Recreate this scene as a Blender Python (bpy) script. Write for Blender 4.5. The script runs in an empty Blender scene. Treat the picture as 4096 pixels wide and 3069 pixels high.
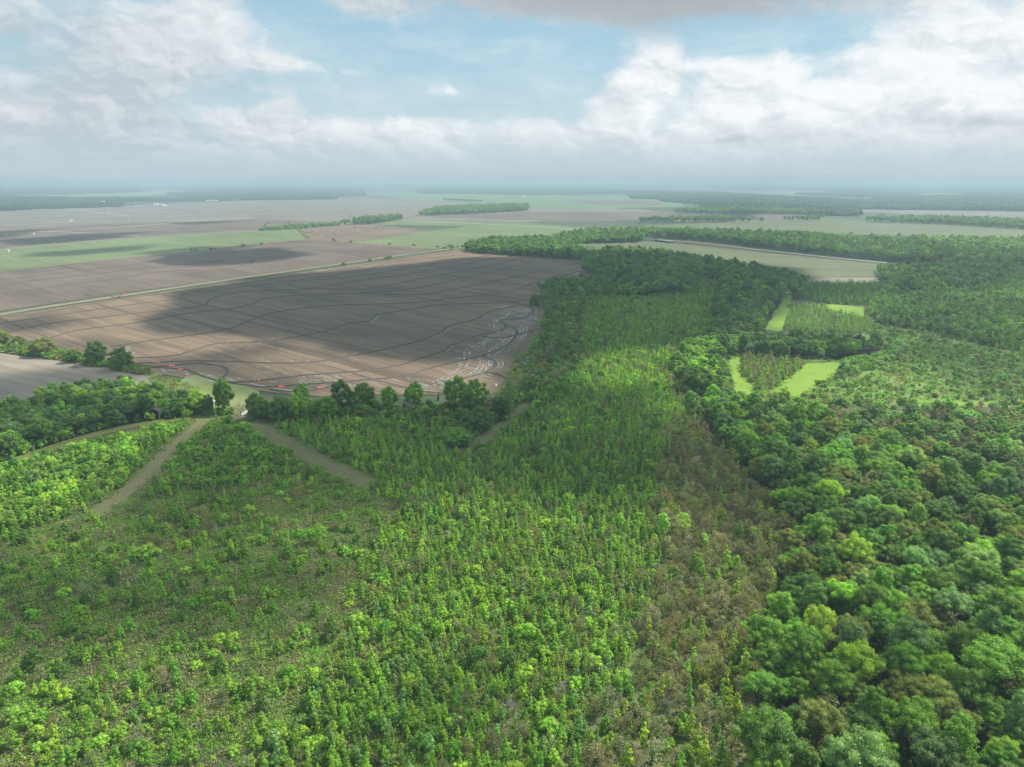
import bpy, math, random
import numpy as np
from mathutils import Vector
R = math.radians
rng = np.random.default_rng(7)
random.seed(7)
S = bpy.context.scene
C = S.collection

# ------------------------------------------------------------------ camera
CAM_H = 110.0
PITCH = R(15.59)
K = 4096 / 2211.0            # measuring scale of the overview picture
F = 2912.0                   # focal length in pixels of the 4096 px photograph
cam_d = bpy.data.cameras.new('camera')
cam_d.sensor_width = 36.0
cam_d.lens = 36.0 * F / 4096
cam_d.clip_start = 1.0
cam_d.clip_end = 300000
cam = bpy.data.objects.new('camera', cam_d)
C.objects.link(cam)
cam.location = (0, 0, CAM_H)
cam.rotation_euler = (math.pi / 2 - PITCH, 0, 0)
S.camera = cam

SUN_AZ, SUN_EL = 62.0, 50.0
sun_vec = Vector((math.sin(R(SUN_AZ)) * math.cos(R(SUN_EL)), math.cos(R(SUN_AZ)) * math.cos(R(SUN_EL)), math.sin(R(SUN_EL))))

# ------------------------------------------------------------------ node helper
class NT:
    def __init__(s, tree):
        s.t = tree; s.n = tree.nodes; s.l = tree.links
    def new(s, kind, **kw):
        n = s.n.new(kind)
        for k, v in kw.items(): setattr(n, k, v)
        return n
    def put(s, sock, v):
        if v is None: return
        if isinstance(v, bpy.types.NodeSocket): s.l.new(v, sock)
        else: sock.default_value = v
    def m(s, op, a, b=None, c=None, clamp=False):
        n = s.new('ShaderNodeMath', operation=op, use_clamp=clamp)
        s.put(n.inputs[0], a)
        if b is not None: s.put(n.inputs[1], b)
        if c is not None: s.put(n.inputs[2], c)
        return n.outputs[0]
    def vm(s, op, a, b=None):
        n = s.new('ShaderNodeVectorMath', operation=op)
        s.put(n.inputs[0], a)
        if b is not None: s.put(n.inputs[1], b)
        return n.outputs[0]
    def mix(s, f, a, b, mode='MIX'):
        n = s.new('ShaderNodeMix', data_type='RGBA', blend_type=mode)
        s.put(n.inputs[0], f)
        for i, v in ((6, a), (7, b)):
            if not isinstance(v, bpy.types.NodeSocket): v = (*v, 1) if len(v) == 3 else v
            s.put(n.inputs[i], v)
        return n.outputs[2]
    def noise(s, vec, scale, detail=3.0, rough=.55, dist=0.0, out=0):
        n = s.new('ShaderNodeTexNoise')
        s.put(n.inputs['Vector'], vec)
        n.inputs['Scale'].default_value = scale
        n.inputs['Detail'].default_value = detail
        n.inputs['Roughness'].default_value = rough
        n.inputs['Distortion'].default_value = dist
        return n.outputs[out]
    def ss(s, v, a, b):
        n = s.new('ShaderNodeMapRange', interpolation_type='SMOOTHSTEP')
        s.put(n.inputs[0], v)
        n.inputs[1].default_value = a; n.inputs[2].default_value = b
        return n.outputs[0]
    def xyz(s, x, y, z=0.0):
        n = s.new('ShaderNodeCombineXYZ')
        s.put(n.inputs[0], x); s.put(n.inputs[1], y); s.put(n.inputs[2], z)
        return n.outputs[0]

def ray(dx, dy):
    """direction in the world of a spot measured in the overview picture"""
    x = (dx * K - 2048) / F; y = -(dy * K - 1534.5) / F
    c, s_ = math.cos(PITCH), math.sin(PITCH)
    return Vector((x, c + y * s_, -s_ + y * c))

# ------------------------------------------------------------------ sky
W = bpy.data.worlds.new('World'); S.world = W; W.use_nodes = True
t = NT(W.node_tree); t.n.clear()
sky = t.new('ShaderNodeTexSky', sky_type='NISHITA', sun_disc=False)
sky.sun_elevation = R(SUN_EL); sky.sun_rotation = R(SUN_AZ)
sky.air_density = 1.0; sky.dust_density = 1.2; sky.ozone_density = 1.6; sky.altitude = 100
tc = t.new('ShaderNodeTexCoord').outputs['Generated']
sp = t.new('ShaderNodeSeparateXYZ'); t.put(sp.inputs[0], tc)
X, Y, Z = sp.outputs
az = t.m('ARCTAN2', X, Y); el = t.m('ARCSINE', Z)
u = t.m('MULTIPLY', az, 57.2958); v = t.m('MULTIPLY', el, 57.2958)
def blob(dx, dy, wx, wy, amp, rot=0.0):
    d = ray(dx, dy).normalized()
    u0 = math.degrees(math.atan2(d.x, d.y)); v0 = math.degrees(math.asin(d.z))
    su = wx / 1572 * 57.3 * .93; sv = wy / 1572 * 57.3 * .93
    du = t.m('SUBTRACT', u, u0); dv = t.m('SUBTRACT', v, v0)
    if rot:
        a, b = math.cos(R(rot)), math.sin(R(rot))
        du, dv = (t.m('ADD', t.m('MULTIPLY', du, a), t.m('MULTIPLY', dv, b)),
                  t.m('SUBTRACT', t.m('MULTIPLY', dv, a), t.m('MULTIPLY', du, b)))
    q = t.m('ADD', t.m('POWER', t.m('ABSOLUTE', t.m('DIVIDE', du, su)), 2.0), t.m('POWER', t.m('ABSOLUTE', t.m('DIVIDE', dv, sv)), 2.0))
    return t.m('MULTIPLY', t.m('EXPONENT', t.m('MULTIPLY', q, -1.0)), amp)
def total(bl):
    o = blob(*bl[0])
    for b in bl[1:]: o = t.m('ADD', o, blob(*b))
    return o
warp = t.noise(t.xyz(t.m('MULTIPLY', u, .16), t.m('MULTIPLY', v, .3), 2.0), 1.0, 4, .6, out=1)
wv = t.vm('MULTIPLY', t.vm('SUBTRACT', warp, (.5, .5, .5)), (.7, .55, .0))
P = t.vm('ADD', t.xyz(t.m('MULTIPLY', u, .125), t.m('MULTIPLY', v, .20), 0.0), wv)
P2 = t.vm('ADD', P, (.07, .14, 0.0))
nA = t.noise(P, 1.0, 7, .54)
nB = t.noise(P2, 1.0, 5, .5)
M = total([(1405, 145, 80, 62, 1.0, 30), (1335, 220, 62, 55, .6), (1470, 40, 90, 26, -.4), (1500, 170, 30, 50, -.25), (1560, 215, 110, 80, .50), (1860, 190, 280, 100, .66), (2130, 80, 170, 120, .5), (1750, 300, 560, 55, .42),
           (60, 190, 300, 170, .50), (440, 50, 95, 85, .46), (300, 150, 120, 100, .26), (80, 20, 200, 60, .3), (560, 255, 95, 55, .48), (300, 330, 500, 48, .30), (720, 285, 110, 28, .34), (960, 275, 130, 26, .32), (1150, 290, 110, 30, .36),
           (590, 133, 115, 16, .34), (830, 165, 190, 17, .42, -4), (900, 208, 130, 13, .26), (1180, 175, 18, 26, .3), (560, 190, 120, 12, .2), (960, 195, 50, 10, .3),
           (1400, 0, 480, 48, 1.0), (740, 15, 90, 45, .34), (900, 40, 60, 30, .2),
           (820, 90, 240, 60, -.16), (1130, 130, 200, 90, -.18), (1600, 88, 110, 32, -.5), (1000, 235, 200, 18, -.1)])
hb = t.m('MULTIPLY', t.ss(v, 6.0, 2.5), .22)
above = t.m('MULTIPLY', t.ss(v, 13.0, 19.0), .20)
side = t.m('MULTIPLY', t.ss(t.m('ABSOLUTE', u), 36.0, 46.0), .22)
cov = t.m('ADD', t.m('ADD', t.m('ADD', M, hb), t.m('ADD', above, side)), t.m('MULTIPLY', t.m('SUBTRACT', nA, .5), 1.7))
puff = t.m('SUBTRACT', t.noise(P, 4.2, 5, .6, out=0), .5)
cov = t.m('ADD', cov, t.m('MULTIPLY', puff, .55))
cover = t.ss(cov, .06, .66)
veil = t.m('MULTIPLY', t.ss(t.noise(t.vm('MULTIPLY', P, (1.0, 2.6, 1.0)), .8, 5, .6), .30, .75), .38)
cover = t.m('MAXIMUM', cover, veil)
rel = t.m('MULTIPLY', t.m('SUBTRACT', nA, nB), 2.1)
thick = t.ss(cov, .35, 1.15)
grey = total([(230, 130, 420, 240, .30), (1400, -5, 500, 52, 1.05), (1560, 48, 220, 22, .5), (130, 230, 300, 120, .42), (60, 60, 160, 110, .2), (250, 370, 600, 30, .15),
              (1330, 225, 60, 45, .4), (1650, 300, 260, 22, .3), (2080, 262, 160, 20, .35), (1950, 240, 90, 20, .2), (590, 310, 130, 26, .2)])
nC = t.m('SUBTRACT', t.noise(P, 3.4, 4, .55), t.noise(t.vm('ADD', P, (.03, .06, 0.0)), 3.4, 3, .5))
rel = t.m('ADD', rel, t.m('MULTIPLY', nC, 1.3))
rel = t.m('ADD', rel, blob(1800, 170, 420, 120, .16))
lit = t.m('ADD', t.m('SUBTRACT', t.m('ADD', .76, rel), t.m('MULTIPLY', grey, 1.0)), t.m('MULTIPLY', thick, .05), clamp=True)
lit = t.m('SUBTRACT', lit, t.m('ADD', t.m('MULTIPLY', t.ss(v, 4.5, 1.0), .22), t.m('MULTIPLY', t.ss(v, 20.0, 38.0), .72)), clamp=True)
ccol = t.mix(lit, (.53, .61, .665), (.94, .98, 1.0))
ccol = t.mix(t.m('MINIMUM', total([(1400, -8, 500, 50, .95), (1560, 40, 220, 18, .4)]), 1.0), ccol, (.43, .465, .50))
grad = t.ss(v, 0.0, 11.0)
skyb = t.vm('MULTIPLY', sky.outputs[0], (.10, .10, .10))
blue = t.mix(.25, t.mix(grad, (.64, .79, .85), (.40, .67, .81)), skyb)
c = t.mix(cover, blue, ccol)
hor = t.m('MULTIPLY', t.ss(v, 4.2, .3), .86)
c = t.mix(hor, c, (.52, .63, .70))
bg = t.new('ShaderNodeBackground'); t.put(bg.inputs[0], c); bg.inputs[1].default_value = .70
wo = t.new('ShaderNodeOutputWorld'); t.put(wo.inputs[0], bg.outputs[0])
W.cycles.sampling_method = 'MANUAL'; W.cycles.sample_map_resolution = 512

sd = bpy.data.lights.new('sun', 'SUN'); sd.energy = 4.8; sd.angle = R(.55); sd.color = (1.0, .955, .88)
so = bpy.data.objects.new('sun', sd); C.objects.link(so)
so.rotation_euler = (-sun_vec).to_track_quat('-Z', 'Y').to_euler()
so.location = (0, 0, 3000)

S.view_settings.view_transform = 'Standard'; S.view_settings.look = 'None'
S.view_settings.exposure = 0.5; S.view_settings.gamma = 1.0; S.view_settings.use_curve_mapping = False
cy = S.cycles
cy.max_bounces = 6; cy.diffuse_bounces = 2; cy.glossy_bounces = 2; cy.transmission_bounces = 2; cy.volume_bounces = 1
cy.transparent_max_bounces = 12; cy.use_denoising = True; cy.caustics_reflective = False; cy.caustics_refractive = False
cy.sample_clamp_indirect = 6.0
try: cy.use_adaptive_sampling = True; cy.adaptive_threshold = .015
except Exception: pass

# ------------------------------------------------------------------ measuring
def G(dx, dy, z=0.0):
    """the place at height z that shows at a spot of the overview picture"""
    d = ray(dx, dy)
    k = (z - CAM_H) / d.z
    return (d.x * k, d.y * k)
def GF(fx, fy, z=0.0): return G(fx / K, fy / K, z)
def proj(x, y, z=0.0):
    x = np.asarray(x, float); y = np.asarray(y, float)
    c, s_ = math.cos(PITCH), math.sin(PITCH)
    zz = z - CAM_H
    dep = y * c - zz * s_
    up = y * s_ + zz * c
    dep = np.where(dep < 1, 1, dep)
    return (2048 + F * x / dep) / K, (1534.5 - F * up / dep) / K, dep
def poly(pts, zc=0.0):
    return np.array([G(p[0], p[1], p[2] if len(p) > 2 else zc) for p in pts])
def inside(P_, x, y):
    x = np.asarray(x, float); y = np.asarray(y, float)
    r = np.zeros(x.shape, bool)
    n = len(P_)
    for i in range(n):
        x1, y1 = P_[i]; x2, y2 = P_[(i + 1) % n]
        if y1 == y2: continue
        cnd = ((y1 > y) != (y2 > y)) & (x < (x2 - x1) * (y - y1) / (y2 - y1) + x1)
        r ^= cnd
    return r
_tab = rng.random((256, 256))
def vnoise(x, y, s):
    x = np.asarray(x, float) / s + 500.37; y = np.asarray(y, float) / s + 500.91
    i = np.floor(x).astype(int); j = np.floor(y).astype(int)
    fx = x - i; fy = y - j; fx = fx * fx * (3 - 2 * fx); fy = fy * fy * (3 - 2 * fy)
    g = lambda a, b: _tab[a % 256, b % 256]
    return (g(i, j) * (1 - fx) + g(i + 1, j) * fx) * (1 - fy) + (g(i, j + 1) * (1 - fx) + g(i + 1, j + 1) * fx) * fy
def fbm(x, y, s): return vnoise(x, y, s) * .5 + vnoise(x, y, s / 2.1) * .3 + vnoise(x, y, s / 4.3) * .2

# ------------------------------------------------------------------ meshes
def mesh_np(name, V, Fc, mats=(), mi=None, smooth=False):
    """V (n,3); Fc list of (m,k) arrays of equal-sized faces"""
    me = bpy.data.meshes.new(name)
    if isinstance(Fc, np.ndarray): Fc = [Fc]
    Fc = [f for f in Fc if len(f)]
    loops = np.concatenate([f.ravel() for f in Fc]).astype(np.int32)
    tot = np.concatenate([np.full(len(f), f.shape[1]) for f in Fc]).astype(np.int32)
    start = np.concatenate([[0], np.cumsum(tot)[:-1]]).astype(np.int32)
    me.vertices.add(len(V)); me.vertices.foreach_set('co', np.asarray(V, np.float32).ravel())
    me.loops.add(len(loops)); me.loops.foreach_set('vertex_index', loops)
    me.polygons.add(len(tot)); me.polygons.foreach_set('loop_start', start); me.polygons.foreach_set('loop_total', tot)
    for m_ in mats: me.materials.append(m_)
    if mi is not None: me.polygons.foreach_set('material_index', np.asarray(mi, np.int32))
    me.update(calc_edges=True)
    if smooth: me.polygons.foreach_set('use_smooth', np.ones(len(tot), bool))
    return me
def link(name, me, parent=None, loc=None, **props):
    o = bpy.data.objects.new(name, me); C.objects.link(o)
    if parent is not None: o.parent = parent
    if loc is not None: o.location = loc
    for k, v_ in props.items(): o[k] = v_
    return o
class MB:
    def __init__(s): s.v = []; s.f = []
    def add(s, vs, fs):
        b = len(s.v); s.v += [tuple(q) for q in vs]; s.f += [tuple(b + i for i in q) for q in fs]
    def box(s, x0, x1, y0, y1, z0, z1):
        s.add([(x0, y0, z0), (x1, y0, z0), (x1, y1, z0), (x0, y1, z0), (x0, y0, z1), (x1, y0, z1), (x1, y1, z1), (x0, y1, z1)],
              [(0, 3, 2, 1), (4, 5, 6, 7), (0, 1, 5, 4), (1, 2, 6, 5), (2, 3, 7, 6), (3, 0, 4, 7)])
    def tube(s, a, b, r0, r1, n=5):
        a = Vector(a); b = Vector(b); d = (b - a)
        if d.length < 1e-6: return
        q = d.to_track_quat('Z', 'Y'); vs = []
        for p, r in ((a, r0), (b, r1)):
            for i in range(n):
                an = 2 * math.pi * i / n
                vs.append(p + q @ Vector((math.cos(an) * r, math.sin(an) * r, 0)))
        s.add(vs, [(i, (i + 1) % n, n + (i + 1) % n, n + i) for i in range(n)] + [tuple(range(2 * n - 1, n - 1, -1))])
    def mesh(s, name, mat, smooth=False):
        me = bpy.data.meshes.new(name); me.from_pydata(s.v, [], s.f); me.materials.append(mat); me.update()
        if smooth: me.polygons.foreach_set('use_smooth', np.ones(len(me.polygons), bool))
        return me

# ------------------------------------------------------------------ materials
def mat(name):
    m = bpy.data.materials.new(name); m.use_nodes = True
    t = NT(m.node_tree); t.n.clear()
    out = t.new('ShaderNodeOutputMaterial')
    return m, t, out
def principled(t, col, rough=.8, spec=.3, bump=None, bstr=.5, bdist=.1):
    b = t.new('ShaderNodeBsdfPrincipled')
    if not isinstance(col, bpy.types.NodeSocket): col = (*col, 1)
    t.put(b.inputs['Base Color'], col); t.put(b.inputs['Roughness'], rough); b.inputs['Specular IOR Level'].default_value = spec
    if bump is not None:
        n = t.new('ShaderNodeBump'); n.inputs['Strength'].default_value = bstr; n.inputs['Distance'].default_value = bdist
        t.put(n.inputs['Height'], bump); t.put(b.inputs['Normal'], n.outputs[0])
    return b.outputs[0]
def plain(name, col, rough=.7, spec=.3, var=.25, scale=2.0):
    m, t, o = mat(name)
    co = t.new('ShaderNodeTexCoord').outputs['Object']
    n = t.noise(co, scale, 4)
    c = t.mix(n, tuple(q * (1 - var) for q in col), tuple(min(1, q * (1 + var)) for q in col))
    t.put(o.inputs[0], principled(t, c, rough, spec))
    return m
def position(t): return t.new('ShaderNodeNewGeometry').outputs['Position']

def leafmat(name, trans=.3, spec=.35):
    m, t, o = mat(name)
    at = t.new('ShaderNodeAttribute', attribute_type='INSTANCER', attribute_name='tint').outputs['Vector']
    g = t.new('ShaderNodeNewGeometry'); r = g.outputs['Random Per Island']
    k = t.m('ADD', t.m('MULTIPLY', r, .78), .86)
    vv = t.vm('MULTIPLY', at, t.xyz(k, k, k))
    y = t.m('MULTIPLY', t.ss(r, .55, 1.0), .45)
    vv = t.mix(y, vv, t.vm('MULTIPLY', vv, (1.28, 1.10, .8)))
    pr = t.new('ShaderNodeBsdfPrincipled'); t.put(pr.inputs['Base Color'], vv)
    pr.inputs['Roughness'].default_value = .55; pr.inputs['Specular IOR Level'].default_value = spec
    tr = t.new('ShaderNodeBsdfTranslucent'); t.put(tr.inputs[0], t.vm('MULTIPLY', vv, (1.5, 1.5, .7)))
    mx = t.new('ShaderNodeMixShader'); mx.inputs[0].default_value = trans
    t.put(mx.inputs[1], pr.outputs[0]); t.put(mx.inputs[2], tr.outputs[0]); t.put(o.inputs[0], mx.outputs[0])
    return m
LEAF = leafmat('leaf', .42, .25)
BARK = plain('bark', (.13, .105, .08), .9, .1, .4, 3)
GREYWOOD = plain('weathered_wood', (.30, .27, .24), .9, .1, .3, 3)

def soilmat(name, lo, hi, ang, row=2.2, contrast=.5, spec=.25, green=None):
    """tilled soil with rows running at angle ang, damp and dry blotches"""
    m, t, o = mat(name)
    p = position(t)
    ca, sa = math.cos(ang), math.sin(ang)
    s = t.new('ShaderNodeSeparateXYZ'); t.put(s.inputs[0], p)
    along = t.m('ADD', t.m('MULTIPLY', s.outputs[0], ca), t.m('MULTIPLY', s.outputs[1], sa))
    acr = t.m('SUBTRACT', t.m('MULTIPLY', s.outputs[1], ca), t.m('MULTIPLY', s.outputs[0], sa))
    wob = t.m('MULTIPLY', t.m('SUBTRACT', t.noise(p, .008, 2), .5), 14.0)
    acr = t.m('ADD', acr, wob)
    a1 = t.xyz(t.m('MULTIPLY', along, .004), t.m('MULTIPLY', acr, 1.0 / row), 0)
    n1 = t.noise(a1, .8, 3, .6)
    a2 = t.xyz(t.m('MULTIPLY', along, .012), t.m('MULTIPLY', acr, .16), 3.0)
    n2 = t.noise(a2, 1.0, 4, .6)
    a3 = t.xyz(t.m('MULTIPLY', along, .006), t.m('MULTIPLY', acr, .045), 7.0)
    n3 = t.noise(a3, 1.0, 5, .6)
    big = t.noise(p, .006, 5, .6)
    fine = t.noise(p, .5, 4, .7)
    f = t.m('ADD', t.m('MULTIPLY', n1, .45 * contrast * 2), t.m('ADD', t.m('MULTIPLY', n2, .5 * contrast * 2), t.m('ADD', t.m('MULTIPLY', big, .55), t.m('MULTIPLY', n3, .35))))
    f = t.m('ADD', f, t.m('MULTIPLY', fine, .25))
    tot = .45 * contrast * 2 + .5 * contrast * 2 + .55 + .35 + .25
    f = t.ss(t.m('DIVIDE', f, tot), .37, .63)
    c = t.mix(f, lo, hi)
    tr = t.ss(t.noise(t.xyz(t.m('MULTIPLY', along, .0015), t.m('MULTIPLY', acr, .11), 11.0), 1.0, 1, .5), .60, .66)
    c = t.mix(t.m('MULTIPLY', tr, .38 * contrast * 2), c, tuple(q * .45 for q in lo))
    if green is not None:
        c = t.mix(t.m('MULTIPLY', t.ss(t.noise(p, .004, 5, .65), .42, .66), green[3]), c, green[:3])
    bump = t.m('ADD', t.m('MULTIPLY', n1, .5), t.m('MULTIPLY', fine, .5))
    t.put(o.inputs[0], principled(t, c, .85, spec, bump, .5, .25))
    return m
def grassmat(name, a, b, c3, scale=.05, amt=.5, bump=.5):
    m, t, o = mat(name)
    p = position(t)
    n = t.noise(p, scale, 6, .65)
    n2 = t.noise(p, scale * 9, 5, .7)
    n3 = t.noise(p, 1.1, 4, .75)
    col = t.mix(t.ss(n, .35, .65), a, b)
    col = t.mix(t.m('MULTIPLY', t.ss(n2, .45, .68), amt), col, c3)
    col = t.mix(t.m('MULTIPLY', t.ss(n3, .35, .7), .5), col, tuple(q * .55 for q in a))
    t.put(o.inputs[0], principled(t, col, .9, .15, n3, bump, .3))
    return m

ROW = R(180 - 41.2)      # rows of the big field, measured on the ground
FIELD_A = soilmat('big_field_soil', (.078, .058, .044), (.262, .184, .112), ROW, 1.6, .62)
FIELD_B = soilmat('far_field_soil', (.085, .062, .047), (.190, .143, .104), ROW, 3.0, .35)
FIELD_C = soilmat('pale_field_soil', (.19, .155, .12), (.36, .305, .235), R(150), 2.0, .45)
FIELD_D = soilmat('distant_field_soil', (.12, .097, .084), (.25, .21, .175), R(165), 9.0, .3, green=(.14, .165, .10, .5))
GREEN_A = soilmat('young_crop_field', (.095, .135, .045), (.18, .215, .09), ROW, 4.0, .35)
GREEN_B = soilmat('far_crop_field', (.08, .15, .06), (.15, .23, .10), R(170), 14.0, .3)
OLIVE = soilmat('olive_field', (.075, .098, .038), (.150, .172, .068), R(168), 5.0, .6, green=(.125, .118, .08, .5))
LEVEE = plain('wet_levee_mud', (.100, .079, .061), .9, .2, .35, .8)
GROUND = grassmat('rough_ground', (.085, .095, .040), (.13, .125, .065), (.17, .145, .105), .012, .6)
MEADOW = grassmat('rough_meadow', (.19, .26, .07), (.26, .29, .13), (.28, .26, .17), .02, .5)
LAND = grassmat('distant_land', (.055, .085, .04), (.13, .145, .09), (.045, .08, .035), .0016, .6, .0)
TURF = grassmat('bright_turf', (.17, .32, .03), (.24, .36, .045), (.24, .25, .09), .045, .55)
STRIP = grassmat('strip_grass', (.15, .19, .035), (.20, .23, .06), (.20, .18, .09), .08, .6)
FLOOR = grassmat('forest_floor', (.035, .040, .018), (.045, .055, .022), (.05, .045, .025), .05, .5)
UNDER = grassmat('weedy_ground', (.110, .150, .048), (.155, .17, .075), (.18, .16, .11), .03, .55)
TURF_DRY = grassmat('mown_grass', (.17, .19, .055), (.24, .235, .10), (.28, .24, .16), .05, .6)
TRACK = grassmat('mown_track', (.165, .165, .070), (.215, .19, .105), (.13, .19, .045), .07, .75)
VERGE = grassmat('field_verge', (.20, .18, .11), (.28, .245, .165), (.15, .16, .07), .02, .6)
GRAVEL = plain('pale_gravel', (.36, .34, .29), .9, .2, .15, .3)
MUD = grassmat('creek_mud', (.20, .15, .10), (.15, .15, .07), (.28, .22, .15), .05, .5)

m_, t, o_ = mat('pale_glare_water')
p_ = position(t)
gl = t.new('ShaderNodeBsdfPrincipled'); gl.inputs['Base Color'].default_value = (.46, .46, .44, 1); gl.inputs['Roughness'].default_value = .09  # pale base colour stands in for sky glare on the water
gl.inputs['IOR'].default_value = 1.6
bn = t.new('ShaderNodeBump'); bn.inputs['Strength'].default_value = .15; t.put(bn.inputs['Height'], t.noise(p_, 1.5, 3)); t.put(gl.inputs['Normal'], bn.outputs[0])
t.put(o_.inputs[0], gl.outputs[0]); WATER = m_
m_, t, o_ = mat('wet_mud_film')
gl = t.new('ShaderNodeBsdfPrincipled'); gl.inputs['Base Color'].default_value = (.34, .32, .29, 1); gl.inputs['Roughness'].default_value = .28
gl.inputs['Specular IOR Level'].default_value = .9
t.put(o_.inputs[0], gl.outputs[0]); FILM = m_

# ------------------------------------------------------------------ ground sheets
def sheet(name, pts, z, material, kind='structure', zc=0.0, jag=0.0, **props):
    P_ = poly(pts, zc)
    if jag:
        out = []
        n = len(P_)
        for i in range(n):
            a, b = P_[i], P_[(i + 1) % n]
            L = math.hypot(*(b - a)); k = max(1, min(60, int(L / max(3, jag * 4))))
            nn = np.array([-(b - a)[1], (b - a)[0]]) / max(L, 1e-6)
            for j in range(k):
                q = a + (b - a) * j / k
                out.append(q + nn * ((vnoise(q[0], q[1], jag * 8) - .5) * 2 * jag if j else 0))
        P_ = np.array(out)
    me = bpy.data.meshes.new(name)
    me.from_pydata([(p[0], p[1], z) for p in P_], [], [tuple(range(len(P_)))])
    me.materials.append(material); me.update()
    if me.polygons[0].normal.z < 0: me.flip_normals()
    return link(name, me, kind=kind, **props)
def ribbon(name, pts, width, z, material, wob=0.0, kind='structure', profile=None, **props):
    """a strip along ground points; profile = list of (offset, height)"""
    Q = [Vector((*G(*p), 0)) if not isinstance(p, Vector) else p for p in pts]
    D = []
    n = len(Q)
    for i in range(n - 1):                      # Catmull-Rom
        p0, p1, p2, p3 = Q[max(i - 1, 0)], Q[i], Q[i + 1], Q[min(i + 2, n - 1)]
        k = max(2, min(40, int((p2 - p1).length / 5)))
        for j in range(k):
            s_ = j / k
            D.append(.5 * ((2 * p1) + (p2 - p0) * s_ + (2 * p0 - 5 * p1 + 4 * p2 - p3) * s_ * s_ + (3 * p1 - p0 - 3 * p2 + p3) * s_ ** 3))
    D.append(Q[-1])
    prof = profile or [(-.5, 0), (.5, 0)]
    V = []; Fs = []
    m = len(prof)
    for i, p in enumerate(D):
        d = (D[min(i + 1, len(D) - 1)] - D[max(i - 1, 0)]); d.z = 0
        if d.length < 1e-6: d = Vector((1, 0, 0))
        d.normalize(); nn = Vector((-d.y, d.x, 0))
        w = width * (1 + (random.random() - .5) * wob)
        for off, h in prof:
            V.append(p + nn * off * w + Vector((0, 0, z + h * (1 + (random.random() - .5) * wob))))
    for i in range(len(D) - 1):
        for j in range(m - 1):
            Fs.append((i * m + j, i * m + m + j, i * m + m + j + 1, i * m + j + 1))
    me = bpy.data.meshes.new(name); me.from_pydata([tuple(q) for q in V], [], Fs); me.materials.append(material); me.update()
    if sum(f.normal.z for f in me.polygons) < 0: me.flip_normals()
    return link(name, me, kind=kind, **props), D

# one ground sheet to the horizon
me = bpy.data.meshes.new('ground'); E = 60000
me.from_pydata([(-E, -3000, -.3), (E, -3000, -.3), (E, E, -.3), (-E, E, -.3)], [], [(0, 1, 2, 3)]); me.materials.append(LAND)
link('ground', me, kind='structure')
sheet('ground', [(-1500, 2600), (3700, 2600), (4200, 1100), (2900, 640), (2211, 560), (1760, 570), (1560, 520), (1240, 520), (990, 532), (1000, 880), (500, 850), (300, 800), (-400, 760)], -.12, GROUND)
# far crop land
sheet('field', [(-600, 456), (-100, 448), (255, 446), (520, 434), (760, 428), (960, 430), (1020, 440), (905, 462), (870, 474), (740, 485), (650, 494), (0, 540), (-900, 600)], -.08, FIELD_D)
sheet('field', [(-900, 600), (0, 537), (70, 530), (330, 509), (650, 491), (760, 480), (560, 474), (160, 486), (-100, 505), (-700, 540)], -.04, FIELD_B)
sheet('field', [(1020, 440), (1380, 452), (1450, 460), (1130, 480), (870, 474), (905, 464)], -.06, FIELD_D)
sheet('field', [(905, 470), (1140, 458), (1450, 458), (1480, 470), (1260, 480), (1000, 472)], -.02, FIELD_B)
sheet('field', [(780, 418), (1000, 411), (1230, 422), (1450, 424), (1480, 446), (1250, 452), (1010, 440), (860, 428)], -.05, GREEN_B)
sheet('field', [(1200, 433), (1330, 431), (1450, 437), (1420, 444), (1290, 442)], -.02, FIELD_B)
sheet('field', [(-400, 600), (-400, 555), (0, 537), (330, 511), (640, 496), (662, 517), (400, 542), (0, 584)], 0.0, GREEN_A, jag=0)
sheet('field', [(-700, 800), (-500, 650), (0, 588), (400, 543), (620, 521), (668, 515), (945, 537), (740, 567), (300, 628), (0, 672), (-400, 745)], 0.0, FIELD_B)
sheet('field', [(642, 497), (735, 484), (800, 486), (925, 497), (880, 507), (790, 520), (740, 522), (670, 515)], .03, FIELD_A)
sheet('field', [(745, 523), (930, 498), (1010, 489), (870, 486), (790, 486), (870, 474), (1130, 481), (1265, 492), (1240, 508), (1010, 535), (948, 536)], -.01, GREEN_A)
sheet('field', [(-300, 790), (-500, 720), (0, 684), (300, 638), (740, 575), (1002, 538), (1100, 555), (1262, 563), (1300, 575), (1330, 600), (1300, 613), (1180, 640), (1163, 660), (1168, 690),
                (1140, 730), (1112, 770), (1100, 812), (1055, 838), (1000, 850), (920, 853), (830, 852), (700, 857), (590, 848), (480, 828), (380, 812), (290, 796), (150, 757), (0, 722)], 0.0, FIELD_A, jag=1.2)
sheet('field', [(-500, 780), (-200, 755), (0, 763), (150, 781), (260, 796), (345, 812), (330, 830), (200, 890), (0, 930), (-500, 1000)], .02, FIELD_C, jag=.8)
sheet('grass_patch', [(372, 835), (400, 815), (436, 806), (500, 820), (560, 845), (580, 870), (520, 890), (455, 892), (400, 868)], .03, MEADOW, jag=2)
sheet('field', [(1235, 526), (1400, 521), (1640, 545), (1915, 572), (1898, 618), (1800, 615), (1700, 620), (1600, 600), (1400, 560)], .02, OLIVE)
sheet('field', [(1760, 602), (1840, 600), (1900, 600), (1895, 625), (1760, 618)], .05, soilmat('damp_field_end', (.16, .13, .10), (.27, .22, .17), R(168), 3, .5))
sheet('field', [(1380, 488), (1640, 477), (1750, 470), (2000, 482), (2211, 492), (2600, 505), (2600, 530), (2211, 520), (1800, 505)], .0, OLIVE)
sheet('field', [(1480, 462), (1640, 460), (1750, 466), (1700, 476), (1560, 480), (1430, 478)], .02, FIELD_B)
sheet('field', [(1830, 454), (2000, 457), (2211, 460), (2500, 466), (2500, 476), (2211, 470), (2000, 466)], .02, FIELD_D)
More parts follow.
